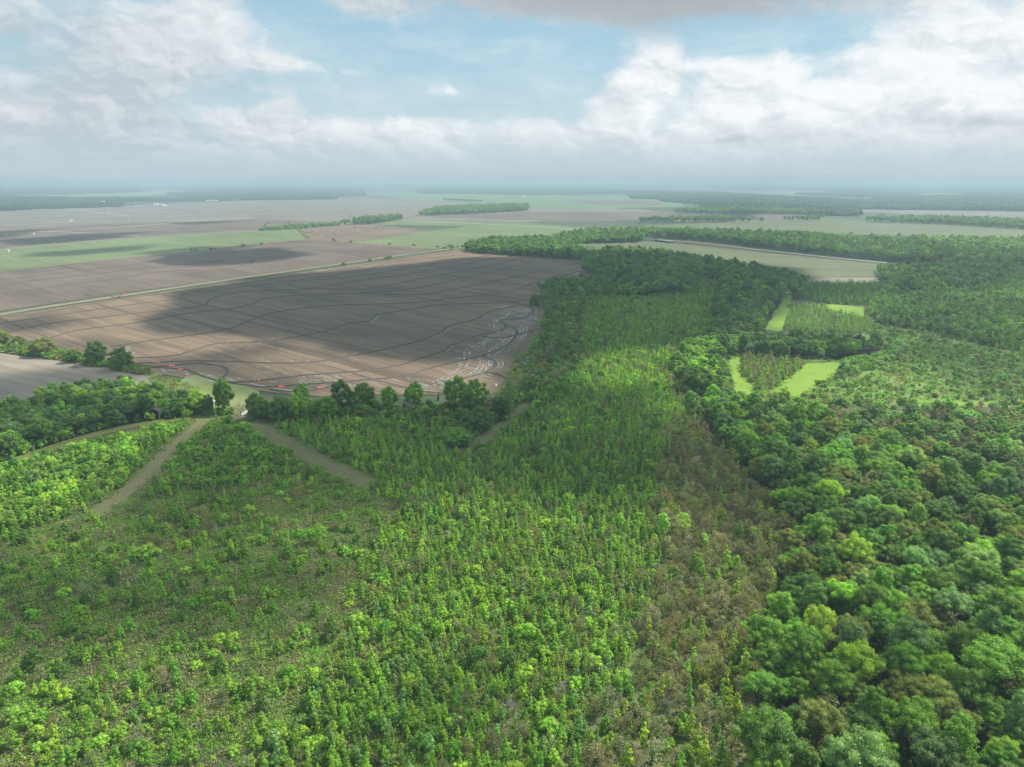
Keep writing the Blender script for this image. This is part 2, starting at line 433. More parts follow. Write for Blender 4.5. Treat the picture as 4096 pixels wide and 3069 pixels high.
sheet('meadow', [(1800, 760), (1880, 690), (1990, 700), (2211, 740), (2500, 800), (2600, 900), (2211, 880), (1800, 872), (1740, 850)], -.03, grassmat('grassy_scrubland', (.19, .26, .09), (.27, .32, .13), (.15, .18, .08), .012, .6))
# creek margin and rough corner
sheet('ground', [(1165, 640), (1210, 650), (1200, 760), (1130, 850), (1040, 862), (980, 856), (1055, 836), (1100, 815), (1112, 770), (1140, 730), (1166, 690)], .05, MUD, jag=1.5)
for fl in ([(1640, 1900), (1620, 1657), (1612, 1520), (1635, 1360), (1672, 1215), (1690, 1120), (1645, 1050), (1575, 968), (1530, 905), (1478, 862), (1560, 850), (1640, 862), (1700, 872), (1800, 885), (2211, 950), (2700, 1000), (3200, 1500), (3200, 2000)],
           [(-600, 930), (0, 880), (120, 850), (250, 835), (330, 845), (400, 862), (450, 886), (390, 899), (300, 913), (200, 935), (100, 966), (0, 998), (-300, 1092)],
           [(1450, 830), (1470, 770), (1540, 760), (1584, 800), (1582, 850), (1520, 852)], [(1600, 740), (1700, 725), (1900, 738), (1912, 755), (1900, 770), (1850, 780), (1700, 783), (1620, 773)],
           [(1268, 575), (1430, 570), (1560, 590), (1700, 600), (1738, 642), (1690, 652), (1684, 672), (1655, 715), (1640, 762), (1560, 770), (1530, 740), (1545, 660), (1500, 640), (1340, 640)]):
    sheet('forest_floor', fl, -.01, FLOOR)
sheet('ground', [(560, 925), (760, 900), (1040, 930), (1130, 866), (1255, 800), (1262, 640), (1500, 590), (1540, 700), (1450, 850), (1490, 900), (1560, 975), (1640, 1060), (1685, 1130), (1665, 1220), (1630, 1360), (1608, 1520), (1640, 1900), (-900, 1900), (-300, 1095), (0, 1010), (400, 905), (480, 892)], -.05, UNDER)
# verges, tracks, food plots
ribbon('field_road', [(-200, 722), (0, 679), (150, 655), (300, 633), (500, 603), (740, 569), (880, 549), (1000, 534)], 11, .06, VERGE, .15)
ribbon('path', [(-150, 702), (0, 680), (150, 656), (300, 634), (500, 604), (740, 570), (880, 550)], 3.2, .10, plain('dry_track_dust', (.32, .275, .20), .9, .1, .2, .5), .1)
ribbon('field_verge', [(-300, 618), (0, 586), (200, 564), (400, 543), (620, 520), (690, 518), (800, 526), (945, 537)], 11, .05, TURF_DRY, .2)
ribbon('field_verge', [(0, 538), (330, 511), (560, 497), (640, 493), (740, 484)], 12, .05, VERGE, .2)
ribbon('path', [(70, 446), (150, 452), (280, 466)], 12, .08, GRAVEL)
ribbon('path', [(280, 466), (420, 459), (560, 458), (560, 457)], 10, .08, VERGE)
ribbon('path', [(0, 505), (100, 500), (240, 492), (420, 478), (545, 470)], 11, .08, GRAVEL, .3)
ribbon('path', [(100, 500), (180, 503), (300, 510)], 6, .08, GRAVEL, .3)
ribbon('path', [(-60, 487), (60, 484), (145, 480), (150, 474), (100, 476), (0, 480)], 8, .08, GRAVEL, .4)
ribbon('path', [(0, 500), (60, 492), (140, 481)], 10, .09, VERGE, .4)
ribbon('path', [(400, 457), (480, 460), (545, 464)], 9, .08, VERGE)
ribbon('path', [(450, 442), (640, 448), (730, 455)], 10, .08, VERGE)
ribbon('road', [(870, 476), (950, 480), (1060, 485), (1180, 491), (1262, 500)], 9, .08, GRAVEL)
ribbon('path', [(960, 491), (1010, 483), (1100, 477)], 7, .08, VERGE)
ribbon('road', [(1265, 500), (1330, 508), (1380, 515), (1500, 524), (1640, 540), (1780, 555), (1880, 565), (1962, 573), (2050, 580)], 7.5, .35, plain('pale_road', (.40, .38, .33), .9, .2, .1, .3))
ribbon('path', [(1240, 527), (1330, 525), (1430, 527), (1540, 535), (1640, 546)], 5, .09, VERGE, .4)
ribbon('grass_strip', [(-200, 1075), (-60, 1027), (60, 985), (180, 945), (280, 921), (360, 909), (430, 899), (470, 893), (520, 889)], 6.5, .05, STRIP, .3)
ribbon('grass_strip', [(400, 902), (450, 894), (520, 890), (560, 893)], 15, .035, TRACK, .2)
ribbon('path', [(200, 1112), (245, 1086), (300, 1040), (360, 980), (410, 935), (440, 908), (480, 892)], 8.0, .06, TRACK, .25)
ribbon('path', [(480, 892), (530, 905), (580, 935), (640, 970), (720, 1010), (800, 1045)], 9.5, .065, TRACK, .25)
ribbon('path', [(1140, 872), (1105, 895), (1075, 925), (1035, 955), (985, 975), (900, 985), (780, 1010)], 5.5, .05, TURF_DRY, .3)
ribbon('path', [(1262, 640), (1250, 700), (1248, 760), (1262, 770), (1235, 800)], 1.5, .05, TRACK, .3)
RUT = plain('worn_rut', (.215, .19, .115), .9, .1, .3, .4)
for pth in ([(215, 1102), (245, 1086), (300, 1040), (360, 980), (410, 935), (440, 908), (480, 892)], [(480, 892), (530, 905), (580, 935), (640, 970), (720, 1010), (792, 1042)], [(1136, 874), (1105, 895), (1075, 925), (1035, 955), (990, 973)],
            [(-60, 1027), (60, 985), (180, 945), (280, 921), (360, 909), (430, 899), (500, 890)]):
    for dx in (-6, 6): ribbon('wheel_rut', [(a + dx * .5, b + dx * (.35 if pth[0][0] != 480 else -.45)) for a, b in pth], .55, .09, RUT, .9)
PLOTS = [[(1652, 712), (1668, 680), (1690, 652), (1690, 625), (1712, 625), (1708, 650), (1704, 675), (1688, 716)],
         [(1770, 655), (1865, 663), (1862, 684), (1835, 678), (1790, 672)],
         [(1665, 846), (1742, 784), (1817, 781), (1812, 803), (1758, 836), (1728, 860)],
         [(1572, 780), (1605, 768), (1598, 800), (1608, 818), (1630, 836), (1618, 866), (1585, 850)]]
for pl in PLOTS: sheet('food_plot', pl, .04, TURF, jag=1.5)
ribbon('grass_strip', [(1700, 778), (1830, 778), (1912, 760), (1930, 740)], 5, .05, TURF_DRY, .3)
ribbon('grass_strip', [(1985, 866), (2080, 872), (2211, 868), (2300, 868)], 6, .05, TURF, .3)
ribbon('grass_strip', [(1925, 705), (2040, 735), (2211, 765), (2300, 780)], 6, .05, TURF_DRY, .3)
ribbon('field_verge', [(-200, 752), (0, 758), (80, 768), (180, 783), (270, 793), (350, 810)], 5, .06, TURF_DRY, .3)

# ------------------------------------------------------------------ levees of the flooded-rice field
LV = [[(0, 1271), (190, 1249), (443, 1201), (700, 1170), (950, 1138), (1300, 1087), (1436, 1065), (1571, 1041), (1761, 1016), (1850, 1004)],
      [(0, 1296), (253, 1258), (570, 1214), (715, 1195), (735, 1176), (886, 1157), (1100, 1133), (1300, 1106), (1463, 1081), (1544, 1054), (1707, 1033), (1875, 1019)],
      [(25, 1334), (190, 1296), (506, 1258), (791, 1227), (848, 1195), (949, 1170), (1076, 1163), (1300, 1156), (1463, 1157), (1680, 1116), (1870, 1081), (2070, 1038)],
      [(209, 1350), (316, 1321), (557, 1290), (728, 1258), (918, 1236), (1013, 1214), (1076, 1192), (1300, 1177), (1463, 1176), (1680, 1179), (1788, 1163), (2032, 1114), (2222, 1070), (2314, 1054), (2290, 1040)],
      [(443, 1388), (633, 1359), (823, 1334), (918, 1315), (1013, 1277), (1108, 1249), (1300, 1225), (1517, 1217), (1680, 1209), (1842, 1190), (2032, 1168), (2168, 1119), (2331, 1084)],
      [(544, 1432), (696, 1423), (854, 1378), (949, 1372), (1076, 1366), (1203, 1344), (1300, 1325), (1381, 1298), (1479, 1282), (1506, 1260), (1625, 1241), (1761, 1220), (1951, 1214), (2049, 1209), (2140, 1192), (2200, 1180)],
      [(544, 1454), (633, 1451), (759, 1445), (949, 1448), (1108, 1454), (1266, 1448), (1408, 1423), (1571, 1391), (1680, 1363), (1761, 1331), (1799, 1304), (1897, 1279), (1951, 1250), (2032, 1231), (2076, 1222)],
      [(550, 1458), (606, 1467), (686, 1464), (753, 1456), (821, 1456), (878, 1464), (907, 1477), (909, 1493), (894, 1507), (889, 1518), (912, 1528), (957, 1529), (1002, 1527), (1108, 1516), (1199, 1504), (1300, 1496), (1463, 1483), (1598, 1461), (1680, 1434), (1788, 1399), (1794, 1385), (1842, 1369), (1897, 1347), (2005, 1320), (2021, 1298), (2000, 1282), (2081, 1274), (2130, 1250), (2119, 1228), (2060, 1212)],
      [(604, 1470), (708, 1476), (742, 1479), (776, 1491), (821, 1509), (889, 1527), (1025, 1547), (1083, 1549), (1181, 1542), (1300, 1534), (1463, 1521), (1625, 1504), (1707, 1477), (1815, 1450), (1924, 1423), (2032, 1380), (2070, 1325), (2027, 1304)],
      [(1081, 1558), (1127, 1566), (1181, 1568), (1235, 1564), (1289, 1555), (1343, 1544)],
      [(1935, 1424), (1960, 1436), (1983, 1450), (1972, 1472), (1897, 1504), (1830, 1516)],
      [(1674, 1566), (1740, 1572), (1800, 1572), (1840, 1560)],
      [(1150, 1128), (1300, 1117), (1517, 1092), (1680, 1065), (1842, 1043), (1951, 1022)],
      [(1200, 1158), (1300, 1146), (1408, 1127), (1625, 1098), (1788, 1071), (1994, 1030)],
      [(1420, 1172), (1604, 1163), (1750, 1136), (1842, 1114), (1978, 1087), (2146, 1041)],
      [(2270, 1106), (2250, 1112), (2330, 1118), (2370, 1125), (2340, 1140)],
      [(1880, 1010), (1905, 1016), (1960, 1022)]]
RIDGE = [(-.5, .0), (-.2, .38), (.0, .55), (.2, .38), (.5, .0)]
FUR = [(-1, 0), (-.62, 0.015), (-.5, .0)]
levees = []
for L_ in LV:
    o, D = ribbon('levee', [(a / K, b / K) for a, b in L_], 2.1, .004, LEVEE, .35, profile=RIDGE)
    levees.append(D)
    ribbon('levee_ditch', [(a / K, b / K) for a, b in L_], 3.8, .02, plain('ditch_soil', (.15, .115, .088), .8, .3, .3, .4) if not levees[1:] else bpy.data.materials['ditch_soil'], .2)
# thin levees of the next field and the small contoured field (picture px of the photograph)
for L_ in [[(0, 1140), (300, 1105), (700, 1062), (900, 1045)], [(0, 1120), (250, 1092), (600, 1050)], [(100, 1162), (450, 1118), (620, 1090), (800, 1080)],
           [(700, 1100), (900, 1078), (1000, 1060), (1010, 1040)], [(360, 1185), (345, 1180), (350, 1170), (365, 1166)], [(505, 1180), (480, 1184), (475, 1190)],
           [(455, 1190), (448, 1184), (452, 1176), (462, 1172)],
           [(1190, 918), (1220, 930), (1260, 928)], [(1205, 932), (1330, 936), (1350, 945), (1480, 920)], [(1230, 945), (1290, 940), (1320, 950), (1340, 942)],
           [(1380, 936), (1390, 934), (1460, 930), (1470, 922), (1440, 912)], [(1450, 940), (1490, 935), (1520, 925), (1530, 912)], [(1200, 925), (1240, 928), (1250, 922)],
           [(1260, 955), (1300, 955), (1325, 945)]]:
    ribbon('levee', [(a / K, b / K) for a, b in L_], 3.4, .035, LEVEE, .35, profile=RIDGE)
for L_, w in [([(1400, 872), (1440, 862), (1470, 850)], 20), ([(1385, 848), (1400, 858), (1405, 868)], 16)]:
    ribbon('levee', [(a / K, b / K) for a, b in L_], w, .0, bpy.data.materials['ditch_soil'], .3)

# puddles left by the harrow: short pieces of water along curving passes
def R2(l): return [((1300 + a * .5425) / K, (1000 + b * .5425) / K) for a, b in l]
PASS = [R2([(1300, 385), (1310, 420), (1340, 460), (1300, 495), (1215, 530), (1215, 565), (1260, 590), (1200, 650), (1110, 700), (1030, 755), (1020, 830), (960, 900), (800, 975)]),
        R2([(1360, 590), (1350, 640), (1310, 680), (1250, 720), (1180, 770)]), R2([(1440, 570), (1430, 610), (1410, 650)]),
        R2([(1140, 790), (1145, 840), (1110, 890), (1040, 930)]), R2([(1180, 790), (1210, 820), (1190, 850)]),
        R2([(1540, 430), (1555, 460), (1520, 500), (1430, 530)]), R2([(1480, 430), (1470, 460), (1420, 490)]),
        R2([(920, 700), (900, 730), (870, 750)]), R2([(910, 560), (850, 610), (800, 640)]), R2([(380, 480), (350, 510), (330, 525)]),
        R2([(1230, 440), (1170, 480), (1130, 505)]), R2([(1270, 820), (1285, 840), (1270, 862)]), R2([(640, 990), (800, 1005), (900, 990), (930, 965)]),
        R2([(700, 1010), (820, 1020), (900, 1010)]), R2([(1560, 365), (1620, 345), (1675, 325)]), R2([(1830, 130), (1870, 110), (1900, 95)]), R2([(1840, 190), (1880, 165), (1905, 155)])]
wb = MB(); fb = MB()
def dash(mb, p, d, L_, w):
    d = Vector((d.x, d.y, 0)).normalized(); nn = Vector((-d.y, d.x, 0)); pts = []
    n = 10
    for i in range(n):
        a = 2 * math.pi * i / n
        r = 1 + (random.random() - .5) * .4
        pts.append(p + d * math.cos(a) * L_ / 2 * r + nn * math.sin(a) * w / 2 * r)
    mb.add([(q.x, q.y, .045) for q in pts], [tuple(range(n))])
random.seed(3)
for k, ps in enumerate(PASS):
    Q = [Vector((*G(*p), 0)) for p in ps]
    offs = [0, 3.4] if k < 1 else ([0, 3.2, 6.8, 11] if k in (1, 5) else ([0, 2.6, 5.5] if k in (2, 3, 6) else [0, 2.6]))
    for off in offs:
        for a, b in zip(Q[:-1], Q[1:]):
            d = b - a; L_ = d.length
            if L_ < 1: continue
            d.normalize(); nn = Vector((-d.y, d.x, 0)); s_ = 0.0
            while s_ < L_:
                l = random.uniform(1.2, 4.6)
                if random.random() < .72:
                    dash(wb, a + d * (s_ + l / 2) + nn * (off + random.uniform(-.3, .3)), d, l, random.uniform(.45, 1.0))
                s_ += l + random.uniform(.3, 2.0)
rowd = Vector((math.cos(ROW), math.sin(ROW), 0))
A_main = poly(R2([(1290, 430), (1500, 430), (1560, 500), (1420, 640), (1250, 720), (1120, 800), (1040, 900), (950, 860), (980, 740), (1130, 680), (1260, 620), (1200, 540)]))
cnt = 0
while cnt < 260:
    px_, py_ = A_main[random.randrange(len(A_main))] * random.random() + A_main[random.randrange(len(A_main))] * 0
    x_ = random.uniform(A_main[:, 0].min(), A_main[:, 0].max()); y_ = random.uniform(A_main[:, 1].min(), A_main[:, 1].max())
    if inside(A_main, [x_], [y_])[0]:
        a = random.choice([rowd, rowd, Vector((.35, .94, 0)), Vector((.6, .8, 0))])
        dash(wb, Vector((x_, y_, 0)), a + Vector((random.uniform(-.1, .1), random.uniform(-.1, .1), 0)), random.uniform(1.0, 4.0), random.uniform(.3, .7)); cnt += 1
for (pgn, n, l0, l1, w0, w1, mb) in [([(540, 790), (900, 815), (900, 840), (560, 838)], 60, 2, 7, .25, .5, fb), ([(640, 815), (770, 800), (760, 835), (650, 838)], 40, 2, 8, .3, .6, wb),
                                    ([(850, 820), (1040, 790), (1020, 840), (860, 848)], 60, 3, 12, .25, .5, fb), ([(330, 760), (600, 720), (700, 790), (430, 800)], 40, 2, 7, .2, .5, fb),
                                    ([(300, 785), (420, 800), (560, 825), (480, 828), (330, 798)], 30, 2, 8, .3, .9, wb), ([(700, 740), (860, 720), (900, 780), (760, 790)], 25, 2, 6, .2, .4, fb),
                                    ([(230, 748), (290, 748), (300, 762), (262, 765)], 14, 2, 8, .5, 1.2, wb), ([(1235, 548), (1258, 552), (1262, 590), (1245, 590)], 30, 1.5, 5, .5, 1.1, wb),
                                    ([(1000, 830), (1040, 800), (1080, 780), (1050, 830)], 18, 2, 8, .2, .5, fb), ([(440, 700), (520, 715), (520, 745), (450, 735)], 16, 1, 3, .2, .5, fb)]:
    Q = poly(pgn); k = 0
    while k < n:
        x_ = random.uniform(Q[:, 0].min(), Q[:, 0].max()); y_ = random.uniform(Q[:, 1].min(), Q[:, 1].max())
        if inside(Q, [x_], [y_])[0]:
            dash(mb, Vector((x_, y_, 0)), rowd + Vector((random.uniform(-.05, .05), random.uniform(-.05, .05), 0)), random.uniform(l0, l1), random.uniform(w0, w1)); k += 1
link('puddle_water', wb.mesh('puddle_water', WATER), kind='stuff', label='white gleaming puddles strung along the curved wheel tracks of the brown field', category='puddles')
link('wet_mud_streaks', fb.mesh('wet_mud_streaks', FILM), kind='stuff', label='thin pale wet streaks lying in the furrows of the brown field', category='puddles')
ribbon('mud_streak', [(540, 828), (590, 838), (640, 845)], .9, .05, FILM, .9)
# creek and ponds seen between the trees
for i, (a, b, w, l) in enumerate([(2193, 1232, 9, 10), (2172, 1330, 6, 14), (2128, 1440, 7, 22), (2108, 1455, 6, 10), (1985, 1540, 1.2, 6), (2112, 1584, 5, 7), (2080, 1592, 3, 5), (980, 1650, 2.2, 9), (1010, 1655, 2.5, 6), (3520, 1140, 10, 4), (3480, 1137, 26, 3)]):
    x_, y_ = GF(a, b); mb = MB(); n = 14
    mb.add([(x_ + math.cos(2 * math.pi * i_ / n) * w / 2 * (1 + random.uniform(-.25, .25)), y_ + math.sin(2 * math.pi * i_ / n) * l / 2 * (1 + random.uniform(-.25, .25)), .075) for i_ in range(n)], [tuple(range(n))])
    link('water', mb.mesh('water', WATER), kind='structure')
ribbon('creek_bank', [(1048, 806), (1062, 806), (1083, 812), (1098, 820), (1112, 822)], 1.6, .07, LEVEE, .4, profile=RIDGE)
ribbon('creek_bank', [(1040, 727), (1080, 730), (1120, 722), (1150, 715)], 1.4, .07, LEVEE, .4, profile=RIDGE)

# ------------------------------------------------------------------ clouds that throw the shade on the land
SHADE = [  # overview-picture outlines of the shade on the ground, strength
    ([(335, 690), (395, 660), (430, 625), (520, 610), (740, 585), (890, 572), (1000, 556), (1200, 555), (1330, 560), (1500, 560), (1740, 580), (1760, 640), (1720, 660), (1650, 700), (1500, 745), (1420, 755),
      (1300, 760), (1230, 800), (1190, 860), (1100, 880), (1120, 800), (1130, 740), (1080, 760), (980, 780), (850, 765), (740, 745), (640, 735), (560, 722), (480, 724), (400, 722), (350, 712)], 1.0),
    ([(720, 760), (1080, 775), (1150, 720), (1160, 640), (900, 680), (700, 700)], .72),
    ([(0, 690), (100, 683), (180, 692), (120, 715), (0, 716)], .7),
    ([(430, 760), (640, 735), (560, 765), (460, 780)], .6), ([(290, 775), (420, 770), (560, 800), (700, 830), (600, 850), (420, 815)], .75), ([(120, 740), (280, 752), (240, 770), (130, 760)], .5),
    ([(320, 565), (430, 545), (600, 535), (660, 550), (560, 568), (420, 575)], .95), ([(520, 620), (700, 590), (640, 590), (510, 605)], .8),
    ([(90, 545), (240, 535), (330, 528), (300, 540), (180, 550), (60, 555)], .7), ([(300, 545), (460, 530), (520, 540), (380, 558)], .7), ([(460, 534), (560, 528), (500, 540)], .7),
    ([(0, 520), (180, 505), (330, 500), (240, 515), (60, 530)], .8), ([(0, 500), (100, 495), (40, 512), (-60, 515)], .7), ([(330, 480), (520, 478), (420, 486)], .6),
    ([(0, 810), (160, 790), (330, 808), (250, 840), (60, 870), (-200, 880), (-200, 850)], .75), ([(120, 790), (230, 785), (330, 805), (300, 820)], .5),
    # left wood and the near edge of the field
    ([(-200, 900), (0, 885), (180, 870), (330, 880), (300, 930), (150, 960), (-200, 1010)], .55),
    ([(560, 870), (1000, 880), (1180, 850), (1420, 850), (1440, 900), (1400, 960), (1440, 1040), (1380, 1080), (1200, 1075), (1060, 1050), (920, 1060), (880, 1080), (780, 1060), (700, 1020), (560, 930)], .84),
    ([(250, 1030), (420, 920), (540, 900), (700, 1010), (880, 1085), (860, 1130), (620, 1160), (300, 1130)], .55),
    ([(0, 1215), (200, 1190), (500, 1195), (700, 1240), (760, 1330), (520, 1400), (300, 1390), (0, 1370)], .55), ([(880, 1500), (1080, 1480), (1200, 1600), (1000, 1700), (860, 1620)], .5),
    ([(1430, 930), (1560, 980), (1660, 1080), (1600, 1180), (1480, 1130), (1430, 1040)], .6),
    ([(1600, 700), (1700, 715), (1920, 725), (1910, 790), (1700, 775), (1600, 770)], .45), ([(1740, 630), (1880, 610), (2211, 590), (2211, 640), (1900, 650), (1760, 655)], .5),
    ([(1900, 690), (2211, 730), (2400, 800), (2400, 850), (2100, 860), (2030, 800), (1900, 750)], .4), ([(1860, 640), (2211, 660), (2211, 735), (1900, 700)], .35),
    ([(1660, 1500), (1900, 1420), (1960, 1640), (1760, 1700), (1640, 1700)], .4), ([(1560, 870), (1680, 900), (1700, 1000), (1620, 1010), (1560, 950)], .3),
    ([(1280, 520), (1500, 508), (1900, 530), (2211, 560), (2211, 590), (1700, 550), (1400, 520)], .35), ([(1480, 466), (1620, 462), (1640, 474), (1500, 476)], .8),
    ([(1900, 555), (2400, 560), (2400, 600), (1950, 600)], .5),
]
CH, CS = 950.0, 13.0
gx = np.arange(-1500, 1500 + CS, CS); gy = np.arange(60, 3300 + CS, CS)
GX, GY = np.meshgrid(gx, gy)
wob = 14
WX = GX + (fbm(GX, GY, 90) - .5) * wob * 2; WY = GY + (fbm(GX + 999, GY, 90) - .5) * wob * 2
den = np.zeros(GX.shape)
for pts, s_ in SHADE:
    Q = poly(pts)
    den = np.maximum(den, inside(Q, WX, WY) * s_)
# beyond the frame to the sides and behind: scattered cumulus of the same kind
PX, PY, _ = proj(GX, GY)
off = (PX < -60) | (PX > 2280)
den = np.where(off, np.clip((fbm(GX, GY, 420) - .47) * 7, 0, .9), den)
def blur(a):
    k = np.array([1, 2, 1]) / 4.0
    a = np.apply_along_axis(lambda m: np.convolve(np.pad(m, 1, 'edge'), k, 'valid'), 0, a)
    return np.apply_along_axis(lambda m: np.convolve(np.pad(m, 1, 'edge'), k, 'valid'), 1, a)
den = blur(den)
far_ = GY > 1100
den = np.clip(den * (1 + (fbm(GX, GY, 60) - .5) * .35), 0, 1)
den[den < .03] = 0
den[0, :] = den[-1, :] = 0; den[:, 0] = den[:, -1] = 0
sh = CH / sun_vec.z
ox, oy = sun_vec.x * sh, sun_vec.y * sh
idx_t = -np.ones(GX.shape, int); idx_b = -np.ones(GX.shape, int)
cv = []; ca_ = []
ny, nx = GX.shape
for j in range(ny):
    for i in range(nx):
        d = den[j, i]
        nb = den[max(0, j - 1):j + 2, max(0, i - 1):i + 2].max()
        if nb <= 0: continue
        b = 26 * d * (1 + .8 * (vnoise(GX[j, i], GY[j, i], 40) - .5))
        if d <= 0:
            idx_t[j, i] = idx_b[j, i] = len(cv); cv.append((GX[j, i] + ox, GY[j, i] + oy, CH)); ca_.append(0)
        else:
            idx_t[j, i] = len(cv); cv.append((GX[j, i] + ox, GY[j, i] + oy, CH + b)); ca_.append(d)
            idx_b[j, i] = len(cv); cv.append((GX[j, i] + ox, GY[j, i] + oy, CH - b * .4)); ca_.append(d)
cf = []
for j in range(ny - 1):
    for i in range(nx - 1):
        if den[j:j + 2, i:i + 2].max() <= 0: continue
        a = (idx_t[j, i], idx_t[j, i + 1], idx_t[j + 1, i + 1], idx_t[j + 1, i])
        b = (idx_b[j, i], idx_b[j + 1, i], idx_b[j + 1, i + 1], idx_b[j, i + 1])
        if min(a) < 0 or min(b) < 0: continue
        cf.append(a); cf.append(b)
m_, t, o_ = mat('cloud')
ad = t.new('ShaderNodeAttribute', attribute_name='cloud_cover').outputs['Fac']
op = t.m('SUBTRACT', 1.0, t.m('POWER', t.m('SUBTRACT', 1.0, t.m('MINIMUM', ad, .985)), .9))
tp = t.new('ShaderNodeBsdfTransparent'); df = t.new('ShaderNodeBsdfDiffuse'); df.inputs[0].default_value = (.93, .94, .95, 1)
tl = t.new('ShaderNodeBsdfTranslucent'); tl.inputs[0].default_value = (.93, .94, .95, 1)
ma = t.new('ShaderNodeMixShader'); ma.inputs[0].default_value = .5; t.put(ma.inputs[1], df.outputs[0]); t.put(ma.inputs[2], tl.outputs[0])
mb_ = t.new('ShaderNodeMixShader'); t.put(mb_.inputs[0], op); t.put(mb_.inputs[1], tp.outputs[0]); t.put(mb_.inputs[2], ma.outputs[0]); t.put(o_.inputs[0], mb_.outputs[0])
me = mesh_np('clouds', np.array(cv), np.array(cf), [m_], smooth=True)
a_ = me.attributes.new('cloud_cover', 'FLOAT', 'POINT'); a_.data.foreach_set('value', np.array(ca_, np.float32))
link('clouds', me, kind='structure')

# ------------------------------------------------------------------ plants: shapes
ICO_V = np.array([(0, 0, 1)] + [(.894 * math.cos(a), .894 * math.sin(a), .447) for a in np.arange(5) * 2 * math.pi / 5] + [(.894 * math.cos(a), .894 * math.sin(a), -.447) for a in np.arange(5) * 2 * math.pi / 5 + math.pi / 5] + [(0, 0, -1)])
ICO_F = np.array([(0, 1 + i, 1 + (i + 1) % 5) for i in range(5)] + [(1 + i, 6 + i, 1 + (i + 1) % 5) for i in range(5)] + [(1 + (i + 1) % 5, 6 + i, 6 + (i + 1) % 5) for i in range(5)] + [(11, 6 + (i + 1) % 5, 6 + i) for i in range(5)])
def leaf_quads(g, Pn, Nn, size, jit=.7, asp=.62):
    n = len(Pn)
    N = Nn + g.normal(0, jit, (n, 3)); N /= np.linalg.norm(N, axis=1)[:, None] + 1e-9
    A = np.cross(N, g.normal(0, 1, (n, 3))); A /= np.linalg.norm(A, axis=1)[:, None] + 1e-9
    B = np.cross(N, A)
    s = size * g.uniform(.6, 1.3, n)[:, None]
    V = np.stack([Pn - A * s * .5, Pn - B * s * .5 * asp, Pn + A * s * .5, Pn + B * s * .5 * asp], 1).reshape(-1, 3)
    return V, np.arange(n * 4).reshape(-1, 4)
def crown_mesh(name, g, clumps, rad, nleaf, size, hull=True, up=.25, jit=.7, squash=.8, fill=(.72, 1.08)):
    clumps = np.asarray(clumps, float); rad = np.asarray(rad, float)
    w = rad ** 2; w /= w.sum()
    k = g.choice(len(clumps), nleaf, p=w)
    d = g.normal(0, 1, (nleaf, 3)); d[:, 2] += up * 2; d /= np.linalg.norm(d, axis=1)[:, None]
    r = rad[k][:, None] * g.uniform(*fill, nleaf)[:, None]
    Pn = clumps[k] + d * r * np.array([1, 1, squash])
    cen = clumps.mean(0); outw = Pn - cen; outw /= np.linalg.norm(outw, axis=1)[:, None] + 1e-9
    V, Q = leaf_quads(g, Pn, d * .8 + outw * .4 + np.array([0, 0, .35]), size, jit)
    Vs = [V]; Ts = []
    if hull:
        b = len(V)
        for c_, r_ in zip(clumps, rad):
            hv = c_ + ICO_V * r_ * .74 * np.array([1, 1, squash]) * g.uniform(.85, 1.1, (12, 1))
            Vs.append(hv); Ts.append(ICO_F + b); b += 12
        Ts = np.concatenate(Ts)
    fs = [Q] + ([Ts] if hull else [])
    return mesh_np(name, np.concatenate(Vs), fs, [LEAF])
def dome(g, n, Rr, H, z0, lump, flat=1.0):
    """clump centres over a broad dome"""
    out = []; rad = []
    i = 0
    while len(out) < n:
        a = i * 2.39996 + g.uniform(-.3, .3); zf = 1 - (i + .5) / n * 1.25
        zf = zf + g.uniform(-.08, .08)
        rr = math.sqrt(max(0.02, 1 - max(0, zf) ** 2)) if zf > 0 else max(.45, 1 + zf * 1.6)
        s_ = g.uniform(.78, 1.03)
        out.append((math.cos(a) * rr * Rr * s_, math.sin(a) * rr * Rr * s_, z0 + H * (.34 + .66 * zf * s_) if zf > 0 else z0 + H * (.34 + zf * .9)))
        rad.append(lump * g.uniform(.75, 1.25)); i += 1
    out.append((0, 0, z0 + H * .35)); rad.append(Rr * .55)
    return np.array(out), np.array(rad)
def trunk_mesh(name, g, H, r, limbs=4, spread=2.0, material=None, base=0.0, zsplit=.45):
    mb = MB(); lean = Vector((g.uniform(-.3, .3), g.uniform(-.3, .3), 0))
    pts = [Vector((0, 0, -.3)), Vector((0, 0, H * zsplit * .5)) + lean * .3, Vector((0, 0, H * zsplit)) + lean, Vector((0, 0, H * .82)) + lean * 1.3]
    rr = [r, r * .78, r * .6, r * .2]
    for a, b, c1, c2 in zip(pts[:-1], pts[1:], rr[:-1], rr[1:]): mb.tube(a, b, c1, c2, 6)
    for i in range(limbs):
        an = i * 2.4 + g.uniform(-.4, .4); s0 = pts[2] + (pts[1] - pts[2]) * g.uniform(-.3, .6)
        e = s0 + Vector((math.cos(an) * spread, math.sin(an) * spread, H * g.uniform(.14, .3)))
        mb.tube(s0, e, r * .38, r * .1, 4)
    return mb.mesh(name, material or BARK)
def branch_mesh(name, g, H, r0, mat_, depth=4, spread=.75, nb=3):
    mb = MB()
    def grow(p, d, L_, r, k):
        q = p + d * L_; mb.tube(p, q, r, r * .62, 4 if k > 1 else 3)
        if k == 0: return
        for i in range(nb + (1 if k > 2 else 0)):
            nd = (d + Vector(g.normal(0, spread * .62, 3).tolist()) + Vector((0, 0, .12))).normalized()
            grow(p + d * L_ * g.uniform(.55, 1.0), nd, L_ * g.uniform(.55, .8), r * .55, k - 1)
    grow(Vector((0, 0, -.3)), Vector((g.uniform(-.08, .08), g.uniform(-.08, .08), 1)).normalized(), H * .34, r0, depth)
    return mb.mesh(name, mat_)

